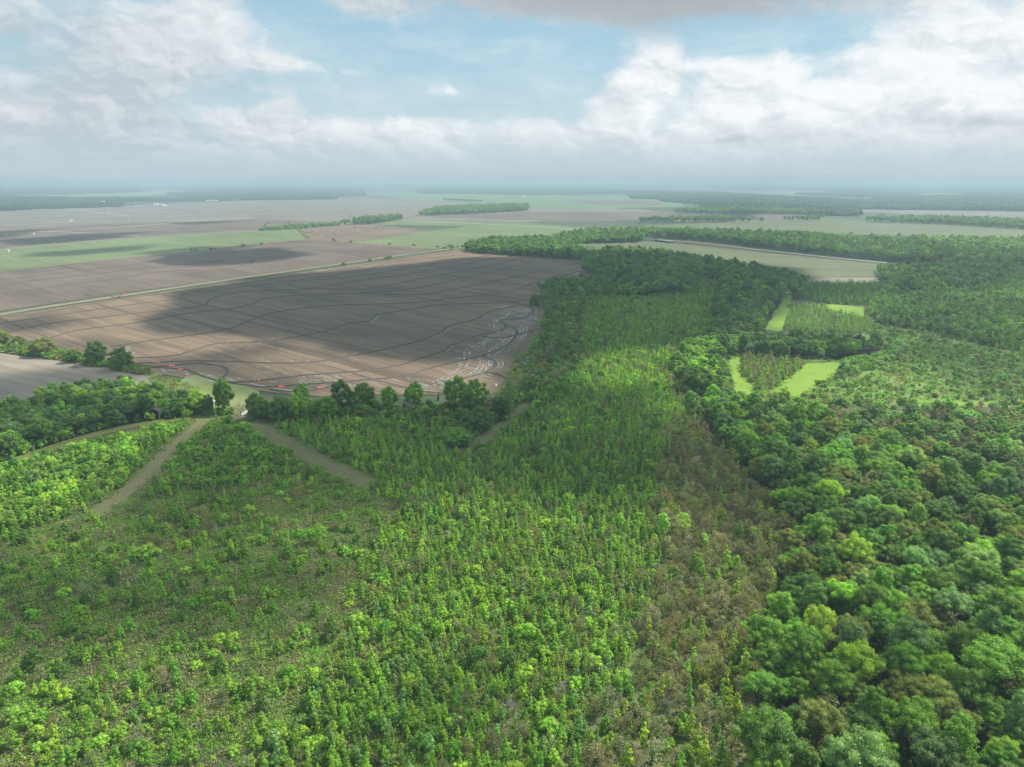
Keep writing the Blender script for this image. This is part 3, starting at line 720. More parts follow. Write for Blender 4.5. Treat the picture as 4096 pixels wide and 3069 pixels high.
g = np.random.default_rng(11)
PROTO = {}
def oak(i, lod):
    Rr = [5.6, 5.0, 6.4, 4.4, 5.9][i % 5] * g.uniform(.95, 1.05); H = [9.5, 10.5, 9.0, 10.0, 8.2][i % 5]; z0 = 6.0
    lobes, per, lump, n, s = {'near': (6, 9, 1.25, 7000, .41), 'mid': (5, 5, 1.75, 1200, .92), 'far': (4, 3, 2.4, 280, 1.8)}[lod]
    cls = [np.array([[0, 0, z0 + H * .38]])]; ras = [np.array([Rr * .5])]
    for k in range(lobes):                       # each big limb carries its own small dome
        a = k * 2 * math.pi / (lobes - 1) + g.uniform(-.5, .5); q = 0 if k == 0 else Rr * g.uniform(.42, .66); lr = Rr * g.uniform(.42, .62)
        lz = z0 + H * (g.uniform(.42, .55) if k == 0 else g.uniform(.12, .42))
        c1, r1 = dome(g, per, lr, H * g.uniform(.36, .5), lz, lump)
        c1[:, :2] += (math.cos(a) * q, math.sin(a) * q); cls.append(c1); ras.append(np.minimum(r1, Rr * .34))
    cl = np.concatenate(cls); ra = np.concatenate(ras)
    cl += g.normal(0, .28, cl.shape)
    return crown_mesh('crown', g, cl, ra, n, s, squash=.78), trunk_mesh('trunk', g, z0 + H * .8, .42, 5, Rr * .55)
def wolf(i, lod):           # taller upright crown built of stacked tiers
    Rr = [3.9, 3.4, 4.5][i % 3]; H = [13, 12, 11][i % 3]; z0 = 3.2
    n = {'near': 44, 'mid': 22, 'far': 10}[lod]; cl = []; ra = []
    for k in range(n):
        f = (k + .5) / n; a = k * 2.4 + g.uniform(-.4, .4)
        prof = math.sin(math.pi * (f * .82 + .14)) ** .7
        rr = Rr * prof * g.uniform(.55, .95)
        cl.append((math.cos(a) * rr, math.sin(a) * rr, z0 + H * f)); ra.append({'near': 1.35, 'mid': 1.8, 'far': 2.4}[lod] * g.uniform(.7, 1.2))
    cl.append((0, 0, z0 + H * .45)); ra.append(Rr * .5)
    return crown_mesh('crown', g, cl, ra, {'near': 4200, 'mid': 850, 'far': 230}[lod], {'near': .48, 'mid': 1.0, 'far': 1.8}[lod], squash=.75), trunk_mesh('trunk', g, z0 + H * .85, .34, 5, Rr * .6)
def round_(i, lod):         # broad round tree whose crown comes down low
    Rr = [5.2, 4.6, 5.8, 4.9][i % 4]; H = [10.6, 11.2, 10.0, 10.8][i % 4]; z0 = 1.9
    n_, lump, nl, ls = {'near': (50, 1.5, 5600, .43), 'mid': (26, 2.0, 1100, .95), 'far': (12, 2.7, 260, 1.8)}[lod]
    cl, ra = dome(g, n_, Rr, H, z0, lump); cl[:, :2] += g.normal(0, .45, (len(cl), 2)); cl[:, 2] += g.normal(0, .3, len(cl))
    return crown_mesh('crown', g, cl, ra, nl, ls, squash=.82), trunk_mesh('trunk', g, z0 + H * .8, .36, 4, Rr * .5)
def sapling(i, lod):        # narrow young plantation tree, 6 m
    H = [6.2, 5.6, 6.8, 5.2, 6.0, 5.0, 6.5, 4.6, 5.4, 6.1][i % 10]; Rr = [1.0, 1.3, .85, 1.55, 1.1, 1.9, .95, 1.7, 1.2, 1.4][i % 10]; z0 = .5
    n = {'near': 20, 'far': 9}[lod]; cl = []; ra = []
    for k in range(n):
        f = (k + .3) / n; a = k * 2.4 + g.uniform(-.5, .5)
        prof = (1 - f) ** .65 * (.55 + .45 * min(1, f * 5))
        rr = Rr * prof * g.uniform(.35, 1.15)
        cl.append((math.cos(a) * rr, math.sin(a) * rr, z0 + (H - z0) * (f + g.uniform(-.04, .04)))); ra.append(max(.2, Rr * .5 * (1 - f * .55)) * g.uniform(.6, 1.3))
    cl.append((g.uniform(-.08, .08), g.uniform(-.08, .08), H)); ra.append(.16)
    return crown_mesh('crown', g, cl, ra, {'near': 560, 'far': 170}[lod], {'near': .38, 'far': .66}[lod], squash=1.0, up=.15, jit=.8), trunk_mesh('trunk', g, H * .9, .07, 2, .4)
def bush(i, lod):           # rounded bush 3 m
    Rr = [1.7, 2.1, 1.4, 2.4][i % 4]; H = [2.6, 2.9, 2.4, 3.2][i % 4]
    n = {'near': 20, 'far': 8}[lod]; cl, ra = dome(g, n, Rr, H, .1, {'near': .72, 'far': 1.1}[lod])
    cl[:, 2] = np.maximum(cl[:, 2], .4); cl[:, :2] += g.normal(0, .22, (len(cl), 2))
    return crown_mesh('bush', g, cl, ra, {'near': 620, 'far': 120}[lod], {'near': .36, 'far': .8}[lod]), None
def scrub(i, lod):          # airy bronze-brown small tree
    Rr = [2.3, 1.9, 2.7, 2.1][i % 4]; H = [5.6, 5.0, 6.2, 4.6][i % 4]
    n = {'near': 26, 'far': 10}[lod]; cl = []; ra = []
    for k in range(n):
        f = (k + .5) / n; a = k * 2.4 + g.uniform(-.5, .5); prof = math.sin(math.pi * (.25 + .72 * f)) ** .8
        rr = Rr * prof * g.uniform(.35, 1.0)
        cl.append((math.cos(a) * rr, math.sin(a) * rr, H * (.18 + .8 * f))); ra.append({'near': .75, 'far': 1.1}[lod] * g.uniform(.7, 1.2))
    cr = crown_mesh('crown', g, cl, ra, {'near': 760, 'far': 190}[lod], {'near': .30, 'far': .62}[lod], hull=False, fill=(.2, 1.1), jit=1.2)
    return cr, branch_mesh('trunk', g, H, .10, BARK, 3, .8, 3)
def conif(i, lod):          # dense dark conical
    Rr = [2.4, 2.0, 2.7][i % 3]; H = [7.5, 6.5, 8.2][i % 3]
    n = {'near': 30, 'far': 10}[lod]; cl = []; ra = []
    for k in range(n):
        f = (k + .4) / n; a = k * 2.4 + g.uniform(-.3, .3); rr = Rr * (1 - f) ** .75 * g.uniform(.7, 1.0)
        cl.append((math.cos(a) * rr, math.sin(a) * rr, .8 + (H - .8) * f)); ra.append((.85 if lod == 'near' else 1.3) * (1 - f * .6))
    cl.append((0, 0, H * .35)); ra.append(Rr * .6)
    return crown_mesh('crown', g, cl, ra, {'near': 1300, 'far': 200}[lod], {'near': .40, 'far': .9}[lod], squash=.8), trunk_mesh('trunk', g, H * .9, .14, 3, .5)
for nm, fn, cnt, lods in (('oak', oak, 5, ('near', 'mid', 'far')), ('tall', wolf, 3, ('near', 'mid', 'far')), ('round', round_, 4, ('near', 'mid', 'far')), ('sapling', sapling, 10, ('near', 'far')), ('bush', bush, 4, ('near', 'far')),
                          ('scrub', scrub, 4, ('near', 'far')), ('conifer', conif, 3, ('near', 'far'))):
    for lod in lods: PROTO[nm, lod] = [fn(i, lod) for i in range(cnt)]
PROTO['bare', 'near'] = [(None, branch_mesh('trunk', g, h_, .26, GREYWOOD, 5, .8, 3)) for h_ in (12, 11)]
def brush_patch(i, lod):
    n = {'near': 190, 'far': 60}[lod]
    Pn = np.column_stack([g.uniform(-2.3, 2.3, n), g.uniform(-2.3, 2.3, n), np.zeros(n)])
    h_ = fbm(Pn[:, 0] + i * 77, Pn[:, 1], 1.6); Pn[:, 2] = np.clip((h_ - .3) * 2.0, .05, 1.2) * g.uniform(.3, 1.0, n)
    V, Q = leaf_quads(g, Pn, np.tile([0, 0, .6], (n, 1)), {'near': .42, 'far': .8}[lod], 1.1)
    return mesh_np('brush', V, Q, [LEAF]), None
for lod in ('near', 'far'): PROTO['brush', lod] = [brush_patch(i, lod) for i in range(5)]
def canopy_patch(i):
    """a 70 m piece of closed far-off woodland, crown by crown"""
    cl = []; ra = []
    for a in range(-3, 4):
        for b in range(-3, 4):
            x_, y_ = a * 10 + g.uniform(-4, 4), b * 10 + g.uniform(-4, 4)
            if math.hypot(x_, y_) > 38: continue
            h_ = g.uniform(10, 17)
            cl += [(x_, y_, h_ - 4.5), (x_ + g.uniform(-2, 2), y_ + g.uniform(-2, 2), h_ - 9)]; ra += [g.uniform(4.2, 6.2), 5.5]
    return crown_mesh('woodland', g, cl, ra, 900, 2.9, squash=.85, fill=(.75, 1.0)), None
PROTO['canopy', 'far'] = [canopy_patch(i) for i in range(4)]

# ------------------------------------------------------------------ plants: where they stand
PTS = []       # kind, x, y, scale, zscale, tint(3)
COL = {'bright': (.245, .395, .052), 'green': (.155, .300, .042), 'deep': (.108, .205, .038), 'dark': (.052, .125, .026), 'blue': (.125, .220, .075), 'olive': (.175, .215, .05), 'yellow': (.29, .395, .06),
       'brown': (.165, .170, .088), 'red': (.160, .145, .085), 'dry': (.235, .235, .140), 'pale': (.21, .345, .115), 'grey': (.24, .22, .19), 'weed': (.18, .245, .085), 'lush': (.20, .34, .06), 'faroff': (.055, .115, .042), 'faroff_dark': (.038, .085, .036)}
EXC = []
def exc_line(pts, w):
    Q = [np.array(G(*p)) for p in pts]
    EXC.append((Q, w))
exc_line([(-200, 1075), (-60, 1027), (60, 985), (180, 945), (280, 921), (360, 909), (430, 899), (520, 889)], 4.2)
exc_line([(210, 1106), (245, 1086), (300, 1040), (360, 980), (410, 935), (440, 908), (480, 892)], 4.8)
exc_line([(480, 892), (530, 905), (580, 935), (640, 970), (720, 1010), (792, 1042)], 5.6)
exc_line([(450, 892), (520, 890)], 8)
exc_line([(1140, 872), (1105, 895), (1075, 925), (1035, 955), (985, 975)], 3.4)
exc_line([(1262, 640), (1250, 700), (1248, 760), (1262, 770), (1235, 800)], 0.8)
exc_line([(1985, 866), (2080, 872), (2211, 868)], 3); exc_line([(1700, 778), (1830, 778), (1912, 760)], 3); exc_line([(1925, 705), (2040, 735), (2211, 765)], 3)
exc_line([(1265, 500), (1330, 508), (1380, 515), (1500, 524), (1640, 540), (1780, 555), (1880, 565), (1962, 573)], 9)
EXP = [poly(p) for p in PLOTS]
CLEAR = []     # (x, y, r) kept free for the trees placed one by one
def allowed(x, y):
    ok = np.ones(len(x), bool)
    for Q, w in EXC:
        for a, b in zip(Q[:-1], Q[1:]):
            d = b - a; L2 = (d ** 2).sum()
            s_ = np.clip(((x - a[0]) * d[0] + (y - a[1]) * d[1]) / L2, 0, 1)
            ok &= np.hypot(x - a[0] - s_ * d[0], y - a[1] - s_ * d[1]) > w
    for Q in EXP: ok &= ~inside(Q, x, y)
    for cx, cy_, r in CLEAR: ok &= np.hypot(x - cx, y - cy_) > r
    return ok
def in_view(x, y, m=130, h=8):
    px_, py_, d = proj(x, y, h)
    return (px_ > -m) & (px_ < 2211 + m) & (py_ < 1657 + 200) & (np.asarray(y) > 20)
def scatter(pts, spacing, mix, sc=(.8, 1.2), zc=0.0, keep=1.0, patch=None, rows=False, jitter=.45, view=True, mask=None, holes=()):
    """mix = list of (kind, colour names, weight)"""
    Q = poly(pts, zc) if not isinstance(pts, np.ndarray) else pts
    x0, x1, y0, y1 = Q[:, 0].min(), Q[:, 0].max(), Q[:, 1].min(), Q[:, 1].max()
    x_, y_ = np.meshgrid(np.arange(x0, x1, spacing), np.arange(y0, y1, spacing)); x_ = x_.ravel(); y_ = y_.ravel()
    if rows:
        a = R(-12); cx, cy_ = (x0 + x1) / 2, (y0 + y1) / 2; L_ = max(x1 - x0, y1 - y0) * .75
        x_, y_ = np.meshgrid(np.arange(-L_, L_, spacing), np.arange(-L_, L_, spacing)); x_ = x_.ravel(); y_ = y_.ravel()
        x_, y_ = cx + x_ * math.cos(a) - y_ * math.sin(a), cy_ + x_ * math.sin(a) + y_ * math.cos(a)
    x_ = x_ + rng.uniform(-1, 1, x_.shape) * spacing * jitter; y_ = y_ + rng.uniform(-1, 1, y_.shape) * spacing * jitter
    ok = inside(Q, x_, y_)
    for hq in holes: ok &= ~inside(hq, x_, y_)
    if view: ok &= in_view(x_, y_)
    x_, y_ = x_[ok], y_[ok]
    ok = allowed(x_, y_) & (rng.random(len(x_)) < keep)
    if patch:
        sz, lo, hi = patch; n = fbm(x_ + 31 * spacing, y_, sz); ok &= rng.random(len(x_)) < np.clip((n - lo) / (hi - lo), 0, 1)
    if mask is not None: ok &= mask(x_, y_)
    x_, y_ = x_[ok], y_[ok]
    w = np.array([m[2] for m in mix], float); w /= w.sum()
    k = rng.choice(len(mix), len(x_), p=w)
    tone = fbm(x_ + 5000, y_, 45)
    for i in range(len(x_)):
        kind, cols, _ = mix[k[i]]
        c_ = cols[min(len(cols) - 1, int(rng.random() * len(cols)))]
        cc = np.array(COL[c_]) * (0.82 + .46 * rng.random()) * (.84 + .32 * tone[i]) * np.array([1 + rng.uniform(-.12, .12), 1, 1 + rng.uniform(-.15, .15)])
        s_ = rng.uniform(*sc) if isinstance(sc, tuple) else rng.uniform(*sc[kind])
        PTS.append((kind, x_[i], y_[i], s_, s_ * rng.uniform(.85, 1.15), tuple(cc), c_))

SPECIAL = []
def place(kind, dx, dy, height, cname, width=None, label=None, clear=3.0, zb=0.0, photo=False):
    """dx,dy = foot of the plant in the overview picture"""
    x_, y_ = G(dx, dy, zb)
    SPECIAL.append((kind, x_, y_, height, width, cname, label)); CLEAR.append((x_, y_, clear))
BASEH = {'round': 12.8, 'oak': 15.6, 'tall': 16, 'sapling': 6, 'bush': 2.8, 'scrub': 5.6, 'conifer': 7.5, 'bare': 12}
BASEW = {'round': 11.6, 'oak': 13, 'tall': 9.5, 'sapling': 2.6, 'bush': 4.6, 'scrub': 5.2, 'conifer': 5.2, 'bare': 9}
# trees one can pick out by eye
place('conifer', 378, 1122, 6.2, 'green', 4.6, 'green cone-shaped tree standing alone at the foot of the left brown track')
place('conifer', 475, 1138, 6.6, 'green', 5.0, 'dense rounded green tree right of the cone-shaped tree, below the path fork')
place('conifer', 817, 1145, 6.4, 'green', 5.0, 'round-topped green tree standing alone below the end of the right brown track')
place('conifer', 715, 1378, 6.2, 'deep', 4.6, 'dark green dense cone-shaped tree in the saplings of the foreground')
place('bush', 318, 1205, 4.0, 'bright', 7.5, 'wide bright green bush in the brown thicket, left foreground')
place('conifer', 75, 1440, 5.6, 'deep', 6.0, 'broad dark green tree near the left edge of the foreground')
place('conifer', 245, 1255, 5.0, 'deep', 4.6, 'dark green tree on the brown thicket left of the wide bright bush')
place('oak', 1755, 1420, 15.5, 'yellow', 9.5, 'yellow-green crowned tree, brightest in the near part of the right-hand wood', 5)
place('oak', 1660, 1440, 13.5, 'green', 12, 'broad green tree immediately left of the brightest yellow-green crown', 5)
place('bare', 1738, 1225, 13.0, 'grey', 13, 'bare grey twiggy tree among green crowns, above the yellow-green tree', 5)
place('bare', 1868, 1085, 11.5, 'grey', 11, 'pale bare spreading tree in the middle of the right-hand wood', 5)
place('scrub', 1868, 1087, 11.0, 'dry', 10, 'pale greyish half-leafed tree wrapped round the pale bare tree', 1)
place('oak', 1650, 1690, 17.0, 'deep', 15, 'very large dark green tree at the bottom edge beside the brown scrub belt', 6)
place('oak', 1830, 1745, 16.5, 'pale', 13, 'broad pale green crown at the bottom edge of the right-hand wood', 6)
place('oak', 1950, 1475, 15.5, 'blue', 12, 'large blue-green crown right of the yellow-green tree', 5)
place('oak', 2110, 1520, 16.5, 'green', 18, 'huge spreading green crown near the right edge of the photo', 7)
place('oak', 1700, 1225, 12.0, 'olive', 10, 'olive green tree beside the grey twiggy tree', 4)
place('oak', 1745, 1005, 12.0, 'yellow', 7.5, 'bright lime green crown in the upper part of the right-hand wood', 4)
place('oak', 1665, 1060, 13.5, 'blue', 11, 'rounded grey-green tree at the left edge of the right-hand wood', 5)
place('oak', 1800, 1070, 13.0, 'olive', 12, 'broad olive crown in the middle of the right-hand wood', 5)
place('oak', 1690, 890, 12.0, 'yellow', 8, 'yellow-green tree just below the near food plot', 4)
place('tall', 1590, 1240, 6, 'bright', 3)
# lime poplars along the belt
for dx, dy, hh in ((1580, 1440, 9), (1600, 1475, 8.5), (1560, 1545, 10.5), (1590, 1570, 9), (1525, 1668, 9), (1500, 1625, 7), (1555, 1090, 6.5), (1540, 1020, 7), (1560, 990, 8), (1600, 1100, 7), (1490, 1590, 7), (1620, 1030, 7), (1570, 965, 8), (1515, 930, 8), (1530, 975, 7)):
    place('sapling', dx, dy, hh, 'yellow' if dy > 1100 else 'pale', 3.4 if hh > 8 else 2.8, None, 1.6)
# hedge trees left of the field
for dx, dy, hh, ww, cn, lb in ((2, 748, 11, 13, 'olive', 'round olive tree cut by the left edge of the photo'), (43, 752, 7.5, 8, 'olive', 'small round tree between two larger ones on the left field edge'),
                               (93, 768, 10.5, 14, 'olive', 'broad round tree on the left field edge, left of the orange gate'), (160, 782, 7, 9, 'deep', 'low dark tree, first of the three in front of the field corner'),
                               (208, 788, 12.5, 12, 'blue', 'tallest grey-green tree, middle of the three on the field corner'), (264, 798, 11.5, 12, 'deep', 'round dark tree, right of the three on the field corner'),
                               (484, 892, 14.0, 9, 'deep', 'tall dark uneven tree beside the white hunting blind'), (428, 893, 10, 9, 'bright', 'bright green round tree left of the white hunting blind'),
                               (400, 886, 8.5, 6, 'dark', 'dark narrow tree behind the bright green round tree'), (447, 893, 8.0, 7, 'deep', 'dark green tree close left of the white hunting blind'),
                               (560, 905, 11, 9, 'deep', 'dark tree right of the grey bare tree at the path fork'), (610, 905, 9.5, 9, 'blue', 'grey-green tree in the hedge below the orange gates'),
                               (645, 905, 10.5, 7.5, 'bright', 'bright yellow-green tree in the hedge below the orange gates'), (652, 875, 9, 7, 'green', 'flat-topped tree between the orange gates and the hedge'),
                               (740, 880, 12, 9, 'deep', 'round dark tree at the near edge of the brown field, first of a pair'), (787, 880, 10.5, 11, 'deep', 'broad round dark tree at the near edge of the brown field, second of a pair'),
                               (843, 885, 9.5, 8, 'green', 'small green tree right of the pair of round dark trees'), (893, 880, 11, 8, 'green', 'green tree behind the grey leafless bush at the field edge'),
                               (985, 885, 14, 10, 'green', 'left of the two tall joined trees at the rounded field corner'), (1022, 885, 13.5, 10, 'green', 'right of the two tall joined trees at the rounded field corner'),
                               (1097, 890, 13.0, 7, 'pale', 'narrow tree with pale lit top beside the creek'), (1080, 905, 8, 8, 'dark', 'low dark tree under the narrow pale-topped tree'),
                               (700, 905, 9, 10, 'green', 'wide green tree in the hedge left of the round dark pair'),
                               (1040, 930, 9, 11, 'deep', 'large dark tree above the grass path bend'), (1155, 660, 9, 8, 'deep', 'small dark round tree on the far tip of the wet field'),
                               (985, 962, 6.5, 10, 'green', 'broad clump-like green tree left of the grass path bend'), (1505, 850, 12, 14, 'deep', 'very broad dark tree left of the near food plot'), (1500, 790, 10, 10, 'bright', 'sunlit green crown on top of the clump by the bright saplings')):
    place('round' if ww >= hh * .62 else 'tall', dx, dy, hh * (1.2 if dx > 470 else 1.12), cn, ww * (1.18 if dx > 470 else 1.1), lb, ww * .3)
    for q_ in range(5):
        x_, y_ = G(dx, dy); an = rng.uniform(0, 6.28); rd = ww * rng.uniform(.25, .55)
        PTS.append(('bush', x_ + math.cos(an) * rd, y_ + math.sin(an) * rd * .7, rng.uniform(.6, 1.15), rng.uniform(.7, 1.3), tuple(np.array(COL[['deep', 'green', 'olive'][q_ % 3]]) * rng.uniform(.8, 1.1)), ['deep', 'green', 'olive'][q_ % 3]))
for dx, dy, hh, ww, lb in ((520, 898, 10.5, 9, 'grey leafless spreading tree at the path fork, right of the hunting blind'), (880, 892, 9, 8, 'grey leafless bushy tree at the near edge of the brown field'),
                           (1055, 880, 8.5, 7, 'bare forked tree right of the two tall joined trees'), (622, 885, 9.5, 3.5, 'thin dark bare tree in front of the orange gates'), (345, 905, 9, 8, 'grey bare tree in the wood left of the hunting blind'),
                           (1170, 735, 12, 4, 'tall bare snag beside the flooded tip of the brown field'), (1160, 800, 11, 4, 'bare trunk in the creek thicket, nearest the mud'), (1168, 790, 12, 4, 'tall bare trunk in the middle of the creek thicket'),
                           (1178, 782, 11, 4, 'bare trunk at the far side of the creek thicket'), (1230, 845, 6, 6, 'grey leafless bush where the creek meets the saplings'), (1440, 1300 + 232, 6, 5, 'small bare grey tree in the foreground brown scrub'),
                           (1110, 1545, 4.5, 5, 'bare twiggy tree in the foreground saplings'), (1215, 1500, 4.5, 4, 'pale bare shrub in the foreground saplings, right of the middle'), (1640, 1400, 8, 5, 'grey bare tree on the left edge of the right-hand wood')):
    place('bare', dx, dy, hh, 'grey', ww, lb, 2.0)

WOODMIX = [('oak', ['deep', 'blue', 'green', 'deep', 'olive'], 5), ('tall', ['deep', 'green', 'blue'], 3)]
DARKMIX = [('oak', ['deep', 'dark', 'deep', 'blue'], 4), ('round', ['deep', 'green', 'blue'], 3), ('tall', ['deep', 'green'], .8)]
right_wood = [(1650, 1850), (1632, 1657), (1628, 1520), (1660, 1360), (1706, 1215), (1722, 1120), (1680, 1050), (1600, 968), (1545, 905), (1478, 862), (1560, 850), (1690, 860), (1800, 885), (1940, 935), (2211, 1010), (2500, 1090), (3000, 1500), (3000, 1950)]
scatter(right_wood, 4.2, [('bush', ['deep', 'green', 'dark', 'olive'], 3), ('brush', ['weed', 'green'], 3)], {'bush': (.7, 1.5), 'brush': (.9, 1.4)}, zc=6, keep=.75)
scatter(right_wood, 6.15, [('oak', ['deep', 'blue', 'green', 'deep', 'olive', 'green', 'pale', 'deep', 'green'], 6), ('tall', ['green', 'blue', 'deep'], 1.6), ('scrub', ['brown', 'brown', 'dry'], .35), ('oak', ['bright'], .35)],
        {'oak': (.52, .88), 'tall': (.55, .9), 'scrub': (1.2, 1.9)}, zc=9, jitter=.42)
scatter([(1800, 885), (1780, 872), (2000, 868), (2211, 872), (2600, 880), (2700, 1150), (2211, 1010), (1940, 935)], 5.2,
        [('oak', ['deep', 'green', 'blue', 'pale'], 4), ('scrub', ['brown', 'brown', 'red'], 3.2), ('bush', ['green', 'pale', 'olive'], 2), ('conifer', ['blue', 'deep'], 1)], {'oak': (.36, .6), 'scrub': (.9, 1.4), 'bush': (.9, 1.7), 'conifer': (.6, .9)}, zc=4)
# scrub belt
belt = [(1445, 905), (1500, 900), (1570, 985), (1660, 1070), (1715, 1140), (1690, 1230), (1650, 1360), (1632, 1470), (1480, 1480), (1425, 1380), (1430, 1260), (1435, 1150), (1425, 1050), (1420, 980)]
low = [(1470, 1440), (1632, 1460), (1628, 1560), (1632, 1657), (1650, 1850), (1150, 1850), (1230, 1640), (1320, 1500), (1390, 1370), (1430, 1330)]
scatter(low, 2.9, [('scrub', ['brown', 'olive', 'brown', 'dry'], 4), ('sapling', ['bright', 'green', 'green', 'yellow'], 3.5), ('bush', ['green', 'olive', 'weed'], 1.5), ('round', ['green', 'deep'], .12)], {'scrub': (.6, 1.3), 'sapling': (.6, 1.15), 'bush': (.5, 1.0), 'round': (.3, .42)}, zc=2)
scatter([(1380, 1080), (1440, 1080), (1480, 1160), (1490, 1260), (1450, 1370), (1380, 1450), (1330, 1500), (1340, 1350), (1400, 1200)], 4.0, [('scrub', ['brown', 'olive', 'brown'], 1)], (.6, 1.1), keep=.6)
scatter(belt, 3.0, [('scrub', ['brown', 'brown', 'brown', 'dry', 'red', 'olive'], 8), ('sapling', ['bright', 'pale', 'green'], 1.7), ('bush', ['green', 'olive', 'brown', 'weed'], 2.0), ('tall', ['green', 'bright'], .12)],
        {'scrub': (.75, 1.35), 'sapling': (.8, 1.3), 'bush': (.6, 1.1), 'tall': (.45, .6)}, zc=3)
# plantation: main block, dense
PL_MIX = [('sapling', ['green', 'bright', 'bright', 'bright', 'pale'], 8), ('bush', ['green', 'deep', 'bright', 'bright', 'weed'], 1.9), ('scrub', ['brown'], .35), ('conifer', ['deep', 'green'], .22), ('oak', ['green', 'deep'], .10)]
PSC = {'sapling': (.44, .90), 'bush': (.35, 1.05), 'scrub': (.6, 1.1), 'conifer': (.5, .8), 'oak': (.28, .42)}
dense = [(880, 1100), (800, 1050), (740, 1010), (820, 975), (985, 980), (1060, 955), (1120, 900), (1180, 875), (1250, 830), (1262, 770), (1255, 700), (1265, 640), (1400, 640), (1480, 610), (1540, 595), (1560, 640), (1520, 720), (1450, 740),
         (1450, 850), (1490, 900), (1430, 980), (1440, 1080), (1430, 1200), (1380, 1350), (1320, 1500), (1230, 1640), (1150, 1850), (250, 1850), (520, 1657), (700, 1450), (780, 1300), (760, 1180)]
scatter(dense, 2.6, PL_MIX, PSC, zc=2, rows=True, jitter=.36)
scatter(dense, 3.0, [('brush', ['weed', 'green', 'lush', 'olive', 'dry'], 1)], (.9, 1.5), zc=0)
# upper-middle plantation block (hedge side)
scatter([(560, 925), (640, 905), (760, 900), (960, 905), (1040, 935), (1110, 880), (1130, 868), (1100, 900), (1035, 958), (985, 980), (820, 985), (740, 1012), (640, 965)], 2.7, PL_MIX, PSC, zc=2, rows=True)
scatter([(560, 915), (640, 905), (1110, 870), (1140, 868), (985, 985), (800, 1040), (640, 965)], 4.0, [('brush', ['weed', 'green'], 1)], (.9, 1.4))
# open left foreground
left = [(-300, 1100), (0, 1020), (200, 960), (400, 905), (500, 900), (640, 975), (800, 1050), (880, 1100), (760, 1180), (780, 1300), (700, 1450), (520, 1657), (250, 1850), (-900, 1850)]
scatter(left, 3.1, [('sapling', ['green', 'green', 'bright', 'bright', 'green'], 5), ('bush', ['green', 'deep', 'bright', 'green'], 2.6), ('scrub', ['brown', 'dry'], .5), ('conifer', ['green', 'deep'], .5), ('oak', ['green'], .12)],
        {'sapling': (.32, .78), 'bush': (.22, .9), 'scrub': (.5, .9), 'conifer': (.42, .72), 'oak': (.28, .42)}, zc=1, keep=.8, patch=(26, .18, .66))
scatter(left, 2.2, [('brush', ['weed', 'green', 'dry', 'weed', 'lush', 'brown', 'dry'], 1)], (.75, 1.4), zc=0)
scatter([(-200, 1500), (300, 1440), (700, 1470), (900, 1400), (900, 1850), (-900, 1850)], 3.0, [('sapling', ['bright', 'bright', 'green'], 5), ('bush', ['bright', 'green', 'deep'], 2)], {'sapling': (.45, .9), 'bush': (.35, .9)}, keep=.45)
scatter([(-200, 1050), (60, 1000), (210, 955), (400, 915), (370, 950), (300, 1020), (200, 1090), (0, 1180), (-200, 1230)], 3.4, [('bush', ['green', 'bright', 'green', 'deep'], 5), ('sapling', ['bright', 'green'], 3), ('conifer', ['green'], 1), ('tall', ['green'], .25)],
        {'bush': (.8, 1.5), 'sapling': (.6, 1.0), 'conifer': (.5, .75), 'tall': (.3, .4)}, zc=1)
scatter([(440, 925), (470, 905), (530, 925), (600, 985), (560, 1040), (400, 1060), (330, 1070), (380, 1000)], 4.0, [('bush', ['green', 'deep', 'green'], 4), ('sapling', ['green'], 4)], {'bush': (.8, 1.4), 'sapling': (.6, .95)}, keep=.8)
# left wood
lw = [(-500, 900), (0, 868), (120, 838), (250, 818), (330, 832), (400, 850), (450, 884, 0), (390, 898, 0), (300, 912, 0), (200, 934, 0), (100, 965, 0), (0, 997, 0), (-300, 1090, 0)]
scatter(lw, 5.4, DARKMIX + [('tall', ['bright', 'green', 'blue'], 1.2), ('oak', ['bright'], .3)], {'oak': (.5, .8), 'tall': (.5, .72), 'round': (.6, .85)}, zc=7)
scatter([(-300, 1060), (0, 985), (200, 926), (380, 896), (400, 904), (200, 938), (0, 1000), (-300, 1085)], 3.0, [('bush', ['green', 'bright', 'deep'], 1)], (.7, 1.3))
# hedge shrubs, creek margin
scatter([(-200, 722), (0, 740), (150, 768), (280, 790), (318, 800), (330, 812), (300, 808), (250, 797), (150, 782), (0, 760), (-200, 748)], 2.8, [('bush', ['green', 'deep', 'olive'], 3), ('scrub', ['olive', 'brown'], .5)], {'bush': (.6, 1.4), 'scrub': (.5, .8)}, keep=.9)
scatter([(318, 806), (372, 818), (430, 836), (425, 852), (380, 848), (330, 826)], 2.8, [('brush', ['weed', 'brown', 'lush', 'dry'], 5), ('bush', ['olive', 'green'], .6)], {'brush': (.7, 1.1), 'bush': (.35, .6)})
scatter([(1140, 868), (1240, 788), (1264, 772), (1262, 834), (1180, 882), (1152, 886)], 2.8, [('sapling', ['green', 'bright'], 4), ('bush', ['green', 'deep'], 2), ('round', ['deep', 'green'], .5)], {'sapling': (.6, 1), 'bush': (.7, 1.4), 'round': (.3, .5)})
scatter([(1480, 860), (1560, 858), (1600, 868), (1640, 862), (1668, 864), (1740, 874), (1822, 880), (1800, 896), (1690, 880), (1500, 890)], 4.2, [('round', ['green', 'pale', 'deep', 'bright'], 3), ('bush', ['green', 'pale', 'olive'], 3)], {'round': (.28, .45), 'bush': (.6, 1.2)}, zc=2)
scatter([(1815, 782), (1900, 768), (1935, 735), (1960, 760), (1880, 800), (1830, 812)], 4.0, [('bush', ['green', 'deep', 'pale'], 1)], (.7, 1.5))
